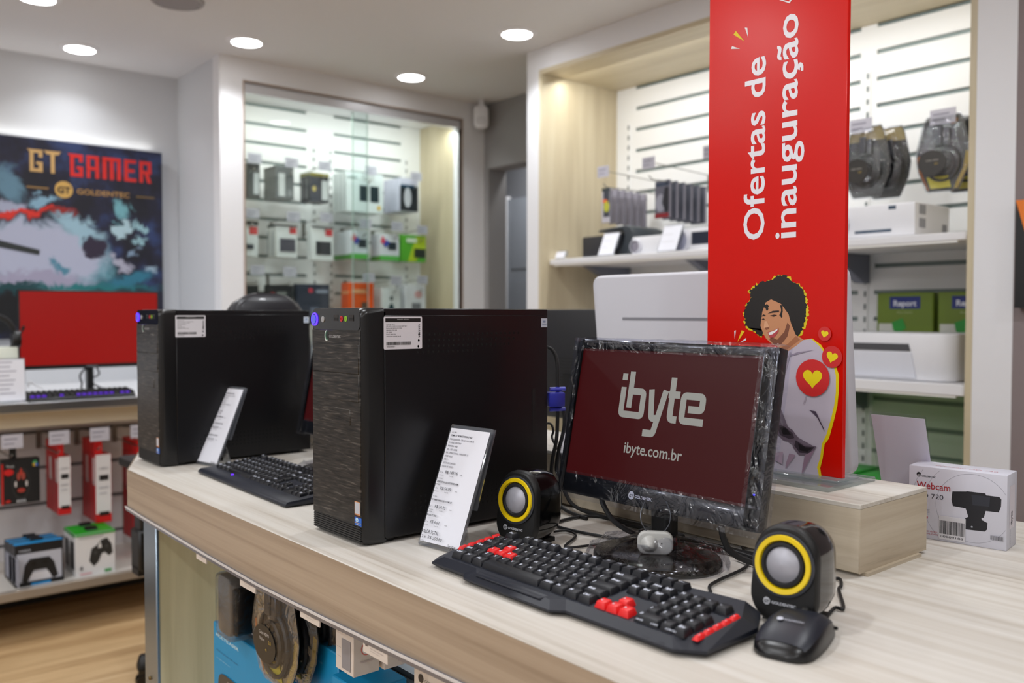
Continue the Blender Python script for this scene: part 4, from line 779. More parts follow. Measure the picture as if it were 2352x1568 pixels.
# ------------------------------------------------------------------ price stands in front of the towers
def sheet_text(w_, h, full=True):
    x0 = -w_/2+.007; c = '#3c3c46'; L = []
    def tx(s_, f, sz, width=None, col=c, x=x0, bold=0): L.append(('t', s_, x, h*f, sz, col, dict({'width': width} if width else {}, bold=bold)))
    tx('cód: 0000', .930, .0026); tx('COMP. GT WORKSTATION I3 4GB', .900, .0040, .046, bold=.02)
    for k, s_ in enumerate(['PROCESSADOR - CPU I3 3.10 CORE I3', '3.10 GHZ OEM TRAY', 'MEMÓRIA - 4GB', 'HD - SSD 120GB', 'SIST. OPERACIONAL - WINDOWS 10', 'HOME VALUE', 'HD 2 -', 'LEITOR DE CARTÃO -', 'PLACA DE VIDEO -']): tx(s_, .868-k*.0285, .0038, min(.052, .0016*len(s_)), '#55555f')
    for f, hd_, sub, pr, n in ((.590, None, None, 'R$ 149.16', '12 x'), (.455, 'MONITOR 15.6 LED GOLDENTEC HDMI', 'PM003', 'R$ 54.99', '10 x'), (.305, 'TC GAMER GAMING USB PTO/VMO GT', None, 'R$ 24.95', '10 x'), (.160+.02, 'MOUSE GT SERIE', None, 'R$ 6.63', '10 x')):
        if hd_: tx(hd_, f+.055, .0038, .0017*len(hd_)*.86, '#2f2f38', bold=.02); tx('cód: 0000', f+.085, .0024)
        if sub: tx(sub, f+.032, .0032)
        tx(n, f, .0040, None, '#7a7a84'); L.append(('t', pr, x0+.011, h*f, .0066, c, {})); L.append(('t', 'cada', x0+.043, h*f, .0028, c, {}))
        tx('sem juros', f-.022, .0024, None, '#6a6a72'); L.append(('t', 'Total R$', x0+.022, h*f-.022*h, .0024, '#6a6a72', {}))
    tx('VALOR TOTAL', .098, .0074, .036, bold=.01); tx('12 x  R$ 200.80', .058, .0066, .046); tx('sem juros', .034, .0024); L.append(('t', 'ibyte', w_/2-.022, h*.022, .0092, '#2a2a30', {'width': .017}))
    return L
cardstand('price_card_stand', 'printed price card on a clear stand in front of the nearer computer tower', (-1.0672, .7565, CT), math.radians(8), .0897, .190, math.radians(22.3), sheet_text(.0897, .19), foot=.012)
cardstand('price_card_stand', 'printed price card on a clear stand in front of the far left computer tower', (-2.008, .768, CT), math.radians(12), .084, .193, math.radians(24), [i for i in sheet_text(.084, .193) if i[3] > .193*.27] + [('t', 'ibyte', .084/2-.022, .193*.022, .0092, '#2a2a30', {'width': .017})], foot=.012)
cardstand('price_card_stand', 'blank white card seen from behind on a clear stand beside the webcam box', (-.697, 1.47, CT), PI, .096, .197, math.radians(18), foot=.02, back=True)

# ------------------------------------------------------------------ keyboards
def keymesh(w_, d, h, mats, legend=None, name='key', flat=False):
    mb = MB().taper((-w_/2, w_/2, -d/2, d/2), (-w_/2+.0026, w_/2-.0026, -d/2+.0032, d/2-.0014), 0, h); mb.bevel(.0007, 2, 25)
    if legend: mb.text(legend, FT(0, 0, h), -w_/2+.0040, -.0015, .0062, 1, bold=.04, w=.0002, xs=.95)
    me = mb.build(name, mats); COL.objects.unlink(me); d_ = me.data; bpy.data.objects.remove(me); return d_
LEG = mat('legend_white', '#cfd4e2', .4)
KM = {}
def key(parent, x, y, z, w_, d, h, legend, body, slope, name='key'):
    k = (round(w_, 4), round(d, 4), legend, body.name, h)
    if k not in KM: KM[k] = keymesh(w_, d, h, [body, LEG], legend, name)
    o = bpy.data.objects.new(name, KM[k]); COL.objects.link(o); o.parent = parent; o.location = (x, y, z); o.rotation_euler = (slope, 0, 0); return o
PIT = .0186
MAIN = [["Esc", None, "F1", "F2", "F3", "F4", None, "F5", "F6", "F7", "F8", None, "F9", "F10", "F11", "F12"]]
ROWS = [("'", "1", "2", "3", "4", "5", "6", "7", "8", "9", "0", "-", "=", ("Back", 2)), (("Tab", 1.5), "Q", "W", "E", "R", "T", "Y", "U", "I", "O", "P", "´", "[", ("Enter", 1.5)),
        (("Caps", 1.75), "A", "S", "D", "F", "G", "H", "J", "K", "L", "Ç", "~", ("]", 2.25)), (("Shift", 1.25), "\\", "Z", "X", "C", "V", "B", "N", "M", ",", ".", ";", "/", ("Shift", 1.75)),
        (("Ctrl", 1.25), ("W", 1.25), ("Alt", 1.25), (None, 6.25), ("AltGr", 1.25), ("Fn", 1.25), ("M", 1.25), ("Ctrl", 1.25))]
def keyset(parent, x0, y0, zf, slope, hgt, body, reds=(), PIT=.0186):
    n = 0; d = PIT-.0012; rest = []
    def put(x, y, w_, lg, red=False):
        nonlocal n
        n += 1; args = (x, y, zf(y), w_-.0012, d, hgt, lg, KEYR if red else body, slope)
        if n <= 100: key(parent, *args)
        else: rest.append(args)
    fy = y0+5*PIT+.006; x = x0
    # nearest rows first
    for r, row in enumerate(reversed(ROWS)):
        x = x0; y = y0+r*PIT
        for it in row:
            lg, wu = it if isinstance(it, tuple) else (it, 1)
            w_ = wu*PIT
            put(x+w_/2, y, w_, lg, (lg in reds) and r in (2, 3)); x += w_
    xn = x0+15*PIT+.006
    for i, lg in enumerate(("<", "v", ">")): put(xn+(i+.5)*PIT, y0, PIT, lg, bool(reds))
    put(xn+1.5*PIT, y0+PIT, PIT, "^", bool(reds))
    for r, row in ((3, ("Del", "End", "PgD")), (4, ("Ins", "Hom", "PgU"))):
        for i, lg in enumerate(row): put(xn+(i+.5)*PIT, y0+r*PIT, PIT, lg)
    xp = xn+3*PIT+.006
    put(xp+PIT, y0, 2*PIT, "0"); put(xp+2.5*PIT, y0, PIT, ".")
    for r, row in ((1, "123"), (2, "456"), (3, "789"), (4, "N/*")):
        for i, lg in enumerate(row): put(xp+(i+.5)*PIT, y0+r*PIT, PIT, lg)
    for y_, lg in ((y0+.0*PIT, "Ent"), (y0+PIT, "+"), (y0+2*PIT, "+"), (y0+4*PIT, "-")): put(xp+3.5*PIT, y_, PIT, lg)
    x = x0
    for lg in MAIN[0]:
        if lg is None: x += .35*PIT if x > x0+2*PIT else PIT; continue
        put(x+PIT/2, fy, PIT, lg); x += PIT
    for i, lg in enumerate(("Prt", "Scr", "Pau")): put(xn+(i+.5)*PIT, fy, PIT, lg)
    if rest:
        mb = MB()
        for (x, y, z, w_, d_, h, lg, b_, sl) in rest: mb.taper((x-w_/2, x+w_/2, y-d_/2, y+d_/2), (x-w_/2+.0022, x+w_/2-.0022, y-d_/2+.0026, y+d_/2-.0012), z, z+h); mb.text(lg, FT(0, 0, z+h), x-w_/2+.004, y, .005, 1, w=.0005)
        o = mb.build('far_keys', [body, LEG], parent); o['kind'] = 'stuff'
# gamer keyboard with red arrow and WASD keys
K1 = thing('gaming_keyboard', 'black gaming keyboard with red WASD and arrow keys at the counter front', 'keyboard', (-1.012, .697, CT), math.radians(.3))
KW, KD = .462, .150; top = lambda y: .0145+.10*y
def kpoly(g, z):
    P = [(.012, 0), (.085, 0), (.097, -.010), (.262, -.010), (.277, .002), (KW-.028, .004), (KW, .024), (KW, .112), (KW-.022, KD), (.345, KD-.008), (.335, KD), (.12, KD), (.10, KD-.012), (.030, KD-.010), (.006, .118), (0, .020)]
    c = Vector((KW/2, KD/2)); out = []
    for x, y in P:
        v = Vector((x, y))-c; sx = (abs(v.x)-g)/abs(v.x) if abs(v.x) > g else 1; sy = (abs(v.y)-g)/abs(v.y) if abs(v.y) > g else 1
        p = (c.x+v.x*sx, c.y+v.y*sy); out.append((p[0], p[1], z(p[1])))
    return out
mb = MB(); mb.loft([kpoly(.006, lambda y: .001), kpoly(0, lambda y: .0055+.02*y), kpoly(0, lambda y: .008+.05*y), kpoly(.012, top)], 0, None, False)
mb.build('case', KBM, K1)
mb = MB().loft([[(.108, .008, .0142), (.245, .008, .0142), (.238, -.004, .0120), (.115, -.004, .0120)][::-1], [(.110, .007, .0165), (.243, .007, .0165), (.237, -.0035, .0145), (.116, -.0035, .0145)][::-1]], 0, None, False); mb.bevel(.0008, 1); mb.build('wrist_ledge', KBM, K1)
keyset(K1, .0315, .0265, lambda y: top(y)-.0005, math.atan(.10), .0080, KEYM, ("W", "A", "S", "D"), .0179)
for i in range(5):
    key(K1, .0175, .050+i*.0150, top(.050+i*.015)-.001, .009, .0146, .005, None, KEYR, math.atan(.1), 'media_key'); key(K1, KW-.0155, .030+i*.0152, top(.03+i*.0152)-.001, .0085, .0151, .0045, "-", KEYR, math.atan(.1), 'media_key')
mb = MB(); mats = [ink('#3c4356')]
for i, s_ in enumerate(('NUM', 'CAPS', 'SCROLL')): mb.text(s_, Matrix.Translation((0, 0, top(.13)+.0003)) @ Matrix.Rotation(math.atan(.1), 4, 'X'), .386+i*.020, .0, .004, 0, bold=.02)
mb.build('indicator_text', [LEG], K1)
tag(MB().tube(smooth_path([(-.680, .853, .915), (-.676, .891, .9035), (-.694, .916, .9035), (-.702, .946, .9035), (-.717, 1.029, .9035), (-.76, 1.085, .9035), (-.80, 1.13, .9035)], 6), .0022).build('keyboard_cable', RUB), 'thin black cable leaving the back of the red keyed keyboard', 'cable')
# slim black keyboard
K2 = thing('slim_keyboard', 'plain black keyboard in front of the far left computer tower', 'keyboard', (-1.925, .716, CT), math.radians(-1.2))
mb = MB(); W2, D2 = .450, .150
prof = [(0, .002), (0, .007), (.006, .0115), (.03, .0125), (D2, .024), (D2+.004, .020), (D2+.004, .002)]
mb.loft([[(x, y, z) for y, z in prof][::-1] for x in (0, W2)], 0, None, False); mb.bevel(.002, 2); mb.build('case', KBM, K2)
keyset(K2, .014, .0435, lambda y: .0125+(y-.03)*.096-.002, math.atan(.096), .0075, mat('keycap_black', '#101116', .35))
mb = MB(); mb.lathe([(.003, 0), (.0028, .0006), (.0001, .0007)], 12, 0, FT(.128, .0285, .0126)); mb.build('key_light', mat('violet_light', '#3010a0', .3, emit='#5a1cff', es=5), K2)

# ------------------------------------------------------------------ speakers
def speaker(loc, rz, label):
    t = thing('desk_speaker', label, 'speaker', loc, rz, 'pair of small black speakers with yellow rings')
    W_, H = .0795, .112; lean = .10
    def ring(s_, y, zc=0, rr=.034, n=8):
        P = rrect(W_*s_, H*s_, rr*s_, 0, 0, n); out = []
        for x, z in P:
            z2 = z+H/2; k = 1-.10*(z2/H)**2; out.append((x*k, y+lean*z2*(1 if y < .05 else .35), z2*1+zc))
        return out[::-1]
    mb = MB(); mb.loft([ring(1.0, .010), ring(1.0, .004), ring(.975, .0), ring(.94, -.0015)][::-1], 0, None, True); mb.build('front_baffle', mat('baffle_black', '#09090a', .5), t)
    mb = MB(); mb.loft([ring(1.0, .010)] + [ring(s_, y, H*(1-s_)*.42*0) for s_, y in ((1.0, .03), (.97, .05))] + [[(x, y2, z) for x, y2, z in ring(s_, y)] for s_, y in ((.90, .066), (.76, .076), (.52, .082), (.2, .084))], 0, None, True)
    mb.build('shell', BLKG, t)
    a = math.atan(lean); F = Matrix.Rotation(-a, 4, 'X') @ FY(0, -.001, 0); zc = .069
    # ring and cone face the tilted baffle
    MB().lathe([(.0365, .0005), (.0368, .0030), (.034, .0036), (.0325, .0030)], 40, 0, F @ FT(0, zc, 0)).build('rim', mat('rim_dark', '#2c2f37', .4), t)
    MB().lathe([(.0335, .0028), (.0325, .0055), (.0275, .0050), (.0262, .0018)], 48, 0, F @ FT(0, zc, 0)).build('yellow_ring', YEL, t)
    MB().lathe([(.0265, .0018), (.0245, .0048), (.0215, .0050), (.0195, .0022)], 40, 0, F @ FT(0, zc, 0)).build('surround', RUB, t)
    MB().lathe([(.0198, .0024), (.016, .0048), (.008, .0072), (.0001, .0078)], 36, 0, F @ FT(0, zc, 0)).build('cone', CONE, t)
    mb = MB(); mats = []; D = Deco(mb, mats); D.draw(F @ FT(0, 0, .0022), [('e', -.017, .0255, .0042, .0042, '#b4b6bc'), ('t', 'GT', -.017, .0236, .0044, '#141416', {'align': 'C', 'bold': .03}), ('t', 'GOLDENTEC', -.0112, .0238, .0043, '#b9bbc2', {'width': .029, 'bold': .03})], .00015); mb.build('logo', mats, t)
    MB().box(-.028, .028, .012, .065, -.0005, .006).build('foot', RUB, t)
    return t
speaker((-1.0151, .859, CT+.0005), math.radians(9), 'small black speaker with yellow ring between the tower and the monitor')
speaker((-.5573, .8656, CT+.0005), math.radians(8), 'small black speaker with yellow ring at the right behind the mouse')

# ------------------------------------------------------------------ mouse
m_ = thing('computer_mouse', 'small black computer mouse at the right front of the counter', 'mouse', (-.518, .833, CT), math.radians(14))
prof_ = ((-.0585, .012, .006), (-.056, .021, .011), (-.050, .0275, .0165), (-.040, .0315, .0215), (-.022, .0332, .0272), (0, .0328, .0305), (.020, .0315, .0300), (.038, .0298, .0250), (.050, .027, .0185), (.0565, .021, .0115), (.059, .013, .007))
def msec(y, hw, h, A, o_=0):
    out = []
    for a in A:
        c, s_ = math.cos(math.radians(a)), math.sin(math.radians(a)); out.append(((hw+o_)*math.copysign(abs(c)**.62, c), y, .002+(h-.002+o_)*abs(s_)**.72))
    return out
mb = MB(); mb.loft([msec(y, hw, h, range(180, -1, -12))+[(hw*.9, y, .001), (-hw*.9, y, .001)] for y, hw, h in prof_], 0, None, True, True); mb.build('body', mat('mouse_black', '#0a0b0f', .3), m_)
mb = MB(); mb.loft([msec(y, hw, h, range(146, 33, -8), .0007) for y, hw, h in prof_[2:-1]], 0, None, True, False, False); mb.build('top_cover', mat('mouse_top', '#161a26', .42), m_)
mb = MB(); mb.tube([(0, .030+.007*math.cos(a), .0205+.0080*math.sin(a)) for a in [2*PI*i/16 for i in range(16)]], .0035, 0, 8, None, True); mb.build('scroll_wheel', RUB, m_)
mb = MB(); mats = []; D = Deco(mb, mats); D.draw(Matrix.Translation((0, -.018, .0302)) @ Matrix.Rotation(math.radians(12), 4, 'X'), [('e', -.011, .0, .0034, .0034, '#b9bcc8'), ('t', 'GOLDENTEC', -.0065, -.0015, .0036, '#a9acb8', {'width': .021, 'bold': .02})], .00015); mb.build('logo', mats, m_)
tag(MB().tube(smooth_path([(-.502, .888, .908), (-.5255, .9, .9035), (-.5463, .9598, .9035), (-.5392, .9683, .9035), (-.5801, 1.0298, .9035), (-.5857, 1.0454, .9035), (-.6024, 1.072, .9035), (-.613, 1.0673, .9035), (-.64, 1.06, .9035), (-.70, 1.04, .9035), (-.75, 1.05, .9035)], 6), .0021).build('mouse_cable', RUB), 'thin black cable curling from the mouse behind the right speaker', 'cable')

# ------------------------------------------------------------------ monitor
def ribbon(mb, P, wd, T, m=0, r=None, n=5, w=0):           # a stroke of constant width with rounded corners
    r = r if r is not None else wd*.5; Q = [Vector(p) for p in P]; path = [Q[0]]
    for a, b, c in zip(Q, Q[1:], Q[2:]):
        u = (a-b).normalized(); v = (c-b).normalized(); ang = u.angle(v); k = min(r/math.tan(ang/2) if ang < 3.1 else 0, (a-b).length*.5, (c-b).length*.5)
        for i in range(n+1):
            t = i/n; path.append((b+u*k)*(1-t)**2+b*2*t*(1-t)+(b+v*k)*t*t)
    path.append(Q[-1]); Lf = []; Rt = []
    for i, p in enumerate(path):
        d = (path[min(i+1, len(path)-1)]-path[max(i-1, 0)]).normalized(); nn = Vector((-d.y, d.x)); Lf.append(p+nn*wd/2); Rt.append(p-nn*wd/2)
    for i in range(len(path)-1): mb.add([(q.x, q.y, w) for q in (Lf[i], Rt[i], Rt[i+1], Lf[i+1])], [(0, 1, 2, 3)], m, T)
def ibyte_logo(mb, T, k, m):
    S = lambda P: [(x*k, y*k) for x, y in P]
    W_ = 37*k; G_ = [[(19, 167), (19, 19), (166, 19), (166, 148), (72, 148)], [(72, 255), (72, 56)], [(220, 167), (238, 14), (268, 14)], [(318, 167), (262, -68), (192, -68)], [(362, 238), (362, 19), (408, 19)], [(338, 148), (414, 148)], [(578, 19), (440, 19), (440, 148), (562, 148), (562, 80), (476, 80)]]
    for i, P in enumerate(G_): ribbon(mb, S(P), W_, T, m, None, 5, .0003+.00004*i)
    mb.sheet([(0, 205*k), (37*k, 205*k), (37*k, 242*k), (0, 242*k)], m, T, .0004)
TILT = math.radians(11.3)
def monitor(loc, label):
    t = thing('monitor', label, 'monitor', loc, 0, 'film wrapped monitors on the counter')
    W_, H = .380, .245; T = Matrix.Translation((0, 0, .068)) @ Matrix.Rotation(-TILT, 4, 'X') @ FY(0, 0, 0)      # u across, v up the tilted face, w towards the viewer
    x0, x1, y0, y1 = -.176, .170, .030, .232; x0, x1 = -.177, .167; MX = lambda P: [(x-W_/2+.0, y) for x, y in P]
    mb = MB()
    for a, b, c, d in ((-W_/2, x0, 0, H), (x1, W_/2, 0, H), (x0, x1, 0, y0), (x0, x1, y1, H)): mb.prism([(a, c), (b, c), (b, d), (a, d)], -.022, 0, 0, T)
    mb.bevel(.0025, 2); mb.build('bezel', mat('bezel_gloss', '#0d0f15', .22, coat=.2), t)
    mb = MB(); mb.prism([(-W_/2+.02, .02), (W_/2-.02, .02), (W_/2-.02, H-.02), (-W_/2+.02, H-.02)], -.045, -.018, 0, T); mb.bevel(.012, 2); mb.build('rear_shell', BLK, t)
    scr = mat('dark_red_screen', '#080506', .30, emit='#3c0b0d', es=.95, spec=.22)
    mb = MB(); mb.sheet([(x0, y0), (x1, y0), (x1, y1), (x0, y1)], 0, T, -.003)
    lg = mat('screen_logo_light', '#2b2b2b', .35, emit='#b4b3ac', es=.55); w0 = Matrix.Translation((0, 0, -.003))
    ibyte_logo(mb, T @ w0 @ Matrix.Translation((-.0825, .128, 0)), .163/580, 1); mb.text('ibyte.com.br', T @ w0, -.060, .0755, .0235, 1, width=.111, bold=.012, w=.0004)
    mb.build('screen', [scr, lg], t)
    mb = MB(); mats = []; D = Deco(mb, mats); D.draw(T @ Matrix.Translation((0, 0, .0004)), [('e', -.030, .0145, .0055, .0062, '#c9cad2'), ('t', 'GT', -.030, .0117, .0062, '#16181f', {'align': 'C', 'bold': .03}), ('t', 'GOLDENTEC', -.0225, .0120, .0058, '#c4c5cf', {'width': .034, 'bold': .03})], .0003); mb.build('logo', mats, t)
    MB().lathe([(.0012, .0), (.001, .0006), (.0001, .0006)], 8, 0, T @ FT(.1785, .048, 0)).build('power_light', mat('blue_light', '#1010c0', .3, emit='#2a20ff', es=2.5), t)
    # stand
    MB().loft([[(x, y, z) for x, y in rrect(.036, .028, .008, -.003, .046)] for z in (.006, .10)]).build('neck', BLK, t)
    mb = MB(); mb.loft([[(.030+x*s_, -.010+y*s_, z) for x, y in ell(.098, .082, 0, 0, 40)] for s_, z in ((1.0, 0), (1.0, .006), (.97, .010), (.6, .013), (.2, .014))]); mb.build('base', BLKG, t)
    # crinkled film around the frame and the foot
    random.seed(11); fl = MB()
    def strip(a, b, c, d, off, nx, ny):
        V = []; 
        for j in range(ny+1):
            for i in range(nx+1):
                V.append((a+(b-a)*i/nx, c+(d-c)*j/ny, off+random.uniform(-.0009, .0014)))
        fl.add(V, [(j*(nx+1)+i, j*(nx+1)+i+1, (j+1)*(nx+1)+i+1, (j+1)*(nx+1)+i) for j in range(ny) for i in range(nx)], 0, T, True)
    e_ = .003
    strip(-W_/2-e_, W_/2+e_, -.008, y0+.004, .0035, 34, 6); strip(-W_/2-e_, x0+.003, y0, H+e_, .0035, 3, 22); strip(x1-.004, W_/2+e_, y0, H+e_, .0035, 3, 22); strip(-W_/2-e_, W_/2+e_, y1-.004, H+.004, .0045, 34, 4)
    for sx in (-1, 1): 
        V = []; 
        for j in range(13):
            for w_ in (.0035, -.010, -.024): V.append((sx*(W_/2+e_+random.uniform(0, .0012)), -.006+(H+.010)*j/12, w_))
        fl.add(V, [(j*3+i, j*3+i+1, j*3+i+4, j*3+i+3) for j in range(12) for i in range(2)], 0, T, True)
    V = []
    for i in range(25):
        for w_ in (.0045, -.010, -.024): V.append((-W_/2-e_+(W_+2*e_)*i/24, H+.004+random.uniform(0, .0018), w_))
    fl.add(V, [(j*3+i, j*3+i+1, j*3+i+4, j*3+i+3) for j in range(24) for i in range(2)], 0, T, True)
    fl.build('protective_film', FILM, t)
    fb = MB(); R = []
    for s_, z in ((1.06, .001), (1.11, .005), (1.09, .013), (1.0, .019), (.88, .0185), (.76, .022), (.63, .0225), (.50, .027), (.38, .029), (.30, .036)):
        R.append([(.030+x*s_*(1+random.uniform(-.03, .03)), -.010+y*s_*(1+random.uniform(-.03, .03)), max(.0008, z+random.uniform(-.003, .004))) for x, y in ell(.098, .082, 0, 0, 30)])
    fb.loft(R, 0, None, True, False); fb.build('base_film', FILM2, t)
    return t
monitor((-.8537, .974, CT), 'black monitor with dark red logo screen wrapped in clear film')
monitor((-1.7687, .974, CT), 'film wrapped monitor mostly hidden between the two towers')
# security tag looped round the monitor neck
tg = thing('security_tag', 'white plastic security tag hanging in front of the monitor neck', 'tag', (-.8143, .95, .930), math.radians(40))
mb = MB(); mb.prism(rrect(.050, .0325, .012), -.006, .006, 0, FY()); mb.bevel(.003, 3); mb.build('body', mat('tag_plastic', '#b9b9b6', .35), tg)
mb = MB(); mb.lathe([(.0125, .004), (.0115, .008), (.0085, .011), (.0070, .016), (.004, .019), (.0001, .020)], 24, 0, FY(-.008, 0, -.001)); mb.build('dome', mat('tag_plastic', '#b9b9b6', .35), tg)
MB().lathe([(.0012, .0062), (.0001, .0063)], 8, 0, FY(.009, 0, 0)).build('pin_hole', RUB, tg)
for s_ in (-1, 1): MB().tube(smooth_path([(s_*.012, 0, .0155), (s_*.019, .002, .026), (s_*.021, .008, .038), (s_*.017, .018, .050), (s_*.012, .03, .056)], 5), .0007, 0, 5).build('wire_loop', mat('tag_wire', '#5d6068', .3, .6), tg)

# ------------------------------------------------------------------ riser block, banner and what stands behind
rs = thing('riser_block', 'long pale wood riser block behind the monitor carrying the red banner', 'riser')
RX, RY0, RY1, RZT = -.5955, 1.108, 1.300, .9977
mb = MB().box(-2.18, RX, RY0, RY1, .9047, RZT-.0065); mb.bevel(.0008, 1); mb.build('box', W_RIS, rs)
MB().box(RX-.0002, RX+.001, RY0, RY1, .9047, RZT-.0065).build('end_face', W_RISY, rs)
MB().box(-2.18, RX+.001, RY0-.0005, RY1, RZT-.0065, RZT).bevel(.0008, 1).build('top', W_TOP, rs)
MB().box(-2.10, RX+.006, RY0+.012, RY1-.025, CT, .9047).build('plinth', W_RISY, rs)
bn = thing('banner_stand', 'tall glossy red banner with white lettering on a clear acrylic base', 'banner', (0, 0, 0))
BXL, BXR, BY, BZ0, BZ1 = -.9263, -.6785, 1.21, 1.0085, 1.86
RED = mat('banner_red', '#cf1004', .24, spec=.32)
MB().prism([(BXL, BZ0), (BXR, BZ0), (BXR, BZ1), (BXL, BZ1)], -.0085, 0, 0, FY(0, BY, 0)).bevel(.0008, 1).build('panel', RED, bn)
for (a, b, c, d, z0, z1) in ((-.955, -.6655, 1.150, 1.285, RZT, 1.0045), (-.94, -.6735, 1.185, 1.25, 1.0045, 1.0085)): MB().box(a, b, c, d, z0, z1).bevel(.0012, 1).build('acrylic_base', ACRB, bn)
mb = MB(); mats = []; D = Deco(mb, mats); TB = frame((0, BY, 0), (0, 0, 1), (-1, 0, 0), (0, -1, 0))       # lettering runs upwards
TB = frame((0, BY-.0003, 0), (0, 0, 1), (-1, 0, 0), (0, -1, 0))
WT = mat('banner_white', '#e4e2ea', .3); mats.append(WT)
mb.text('Ofertas de', TB, 1.3707, .8169, .0545, 0, width=.2885, bold=.014, w=.0002); mb.text('inauguração', TB, 1.3693, .7601, .0545, 0, width=.3430, bold=.014, w=.0002)
mb.build('lettering', mats, bn)
PB = lambda x, y: (lambda p: (p.x, p.z))(onY(1600+x*.35714, 580+y*.35714, BY)); PT = lambda x, y: (lambda p: (p.x, p.z))(onY(1600+x*.3828, y*.3828, BY)); TF = FY(0, BY-.0003, 0)
mb = MB(); mats = []; D = Deco(mb, mats)
D.draw(TF, [('p', [PT(*q_) for q_ in P][::-1], c) for P, c in (([(222, 208), (236, 186), (288, 248)], '#e0c410'), ([(290, 166), (306, 168), (310, 224)], '#e6dfe2'), ([(208, 294), (214, 277), (262, 293)], '#e6dfe2'), ([(496, 0), (560, 20), (572, 0), (560, 0), (556, 10), (520, 0)], '#e6dfe2'))], .0001)
D.draw(TF, [('p', [PB(*q_) for q_ in P][::-1], c) for P, c in (([(243, 503), (254, 500), (246, 556)], '#e9dfe2'), ([(290, 500), (311, 506), (264, 574)], '#e8c31a'), ([(320, 548), (318, 564), (280, 578)], '#e6dfe2'))], .0001)
mb.build('sparks', mats, bn)
mb = MB(); mats = []; D = Deco(mb, mats); random.seed(5)
def curly(P, amp, n):           # ragged outline
    out = []
    for (a, b), (c, d) in zip(P, P[1:]+P[:1]):
        for i in range(n): t = i/n; out.append((a+(c-a)*t+random.uniform(-amp, amp), b+(d-b)*t+random.uniform(-amp, amp)))
    return out
hair = [(316, 470), (303, 400), (318, 340), (352, 290), (340, 250), (372, 215), (420, 190), (470, 180), (520, 150), (580, 148), (612, 190), (655, 205), (690, 250), (705, 300), (712, 350), (702, 410), (690, 470), (668, 530), (640, 545), (520, 500), (440, 520), (415, 535), (370, 505)]
yel = [(x+(10 if x > 520 else -3), y+(-2 if y < 300 else 8)) for x, y in hair]
hood = [(520, 660), (600, 610), (680, 562), (740, 556), (790, 600), (832, 660), (880, 720), (896, 790), (896, 900), (885, 985), (862, 1080), (835, 1170), (806, 1230), (795, 1320), (775, 1380), (788, 1436), (430, 1392), (440, 1270), (480, 990), (510, 790)]
yelh = [(680, 562), (745, 552), (800, 592), (842, 655), (893, 715), (917, 790), (914, 900), (906, 985), (884, 1080), (852, 1195), (824, 1232), (812, 1320), (796, 1385), (804, 1440), (600, 1412)]
skin = [(412, 470), (424, 380), (446, 320), (480, 300), (545, 330), (592, 395), (610, 460), (640, 530), (690, 560), (640, 600), (580, 640), (535, 655), (520, 600), (490, 590), (450, 555), (430, 520)]
items = [(curly(yel, 9, 6), '#d9c010'), (yelh, '#e6cb08'), (hood, '#c0b6c4'), (curly(hair, 8, 7), '#17110f'), (skin, '#c78a62'), ([(560, 640), (535, 655), (528, 620), (590, 585), (640, 535), (668, 560)], '#a86a47'),
         ([(470, 560), (500, 590), (545, 590), (585, 540), (602, 470), (585, 450), (565, 510), (520, 560), (480, 540)], '#7c4a34'), (curly([(436, 340), (452, 330), (466, 345), (458, 372), (446, 366)], 4, 3), '#17110f'), (curly([(538, 330), (556, 345), (552, 400), (545, 422), (536, 400), (544, 368)], 4, 3), '#17110f'),
         ([(418, 412), (430, 396), (446, 402), (444, 410), (430, 408)], '#2a1812'), ([(458, 392), (492, 374), (532, 372), (532, 382), (494, 386)], '#2a1812'), ([(472, 405), (500, 398), (520, 402), (498, 412)], '#331c14'), ([(420, 428), (432, 422), (442, 428), (430, 433)], '#331c14'), ([(440, 440), (455, 440), (470, 478), (445, 492), (434, 482)], '#dba27c'), ([(440, 484), (465, 478), (470, 488), (448, 496)], '#8c5338'),
         ([(458, 512), (500, 498), (530, 484), (528, 510), (500, 545), (474, 548)], '#b8434a'), ([(464, 515), (500, 502), (526, 488), (520, 502), (490, 525), (470, 530)], '#efe9e6'),
         ([(560, 675), (650, 640), (760, 625), (700, 640), (610, 665)], '#93889a'), ([(600, 640), (610, 640), (560, 820), (548, 826), (552, 812)], '#a59aa8'), ([(500, 990), (540, 990), (590, 1120), (660, 1190), (740, 1235), (770, 1250), (730, 1290), (650, 1260), (560, 1190), (505, 1090)], '#776a78'),
         ([(495, 1080), (560, 1100), (620, 1140), (660, 1195), (640, 1225), (560, 1205), (505, 1150)], '#6b5d6b'), ([(515, 1100), (570, 1118), (620, 1160), (632, 1192), (600, 1198), (540, 1172)], '#3d333d'), ([(535, 1118), (580, 1130), (612, 1170), (560, 1168)], '#1c171c'), ([(625, 1190), (700, 1235), (775, 1245), (740, 1300), (660, 1300), (622, 1250)], '#6b5d6b'), ([(640, 1205), (700, 1245), (762, 1250), (725, 1290), (665, 1285), (632, 1240)], '#3a303a'), ([(655, 1225), (705, 1252), (745, 1258), (715, 1280), (668, 1270)], '#1c171c'), ([(500, 985), (540, 930), (545, 960), (530, 1000)], '#6d5e6c'), ([(722, 1010), (770, 1020), (822, 1130), (826, 1150), (780, 1060), (740, 1020)], '#4b3f50'), ([(720, 885), (700, 960), (686, 980), (708, 915)], '#a094a4'),
         ([(600, 1290), (640, 1300), (575, 1390), (580, 1350)], '#a08698'), ([(700, 1300), (760, 1270), (690, 1410), (680, 1415)], '#94798c'), ([(480, 1290), (560, 1280), (555, 1360), (500, 1330)], '#b09aac')]
D.draw(TF, [('p', [PB(*q_) for q_ in P][::-1], c) for P, c in items], .00005)
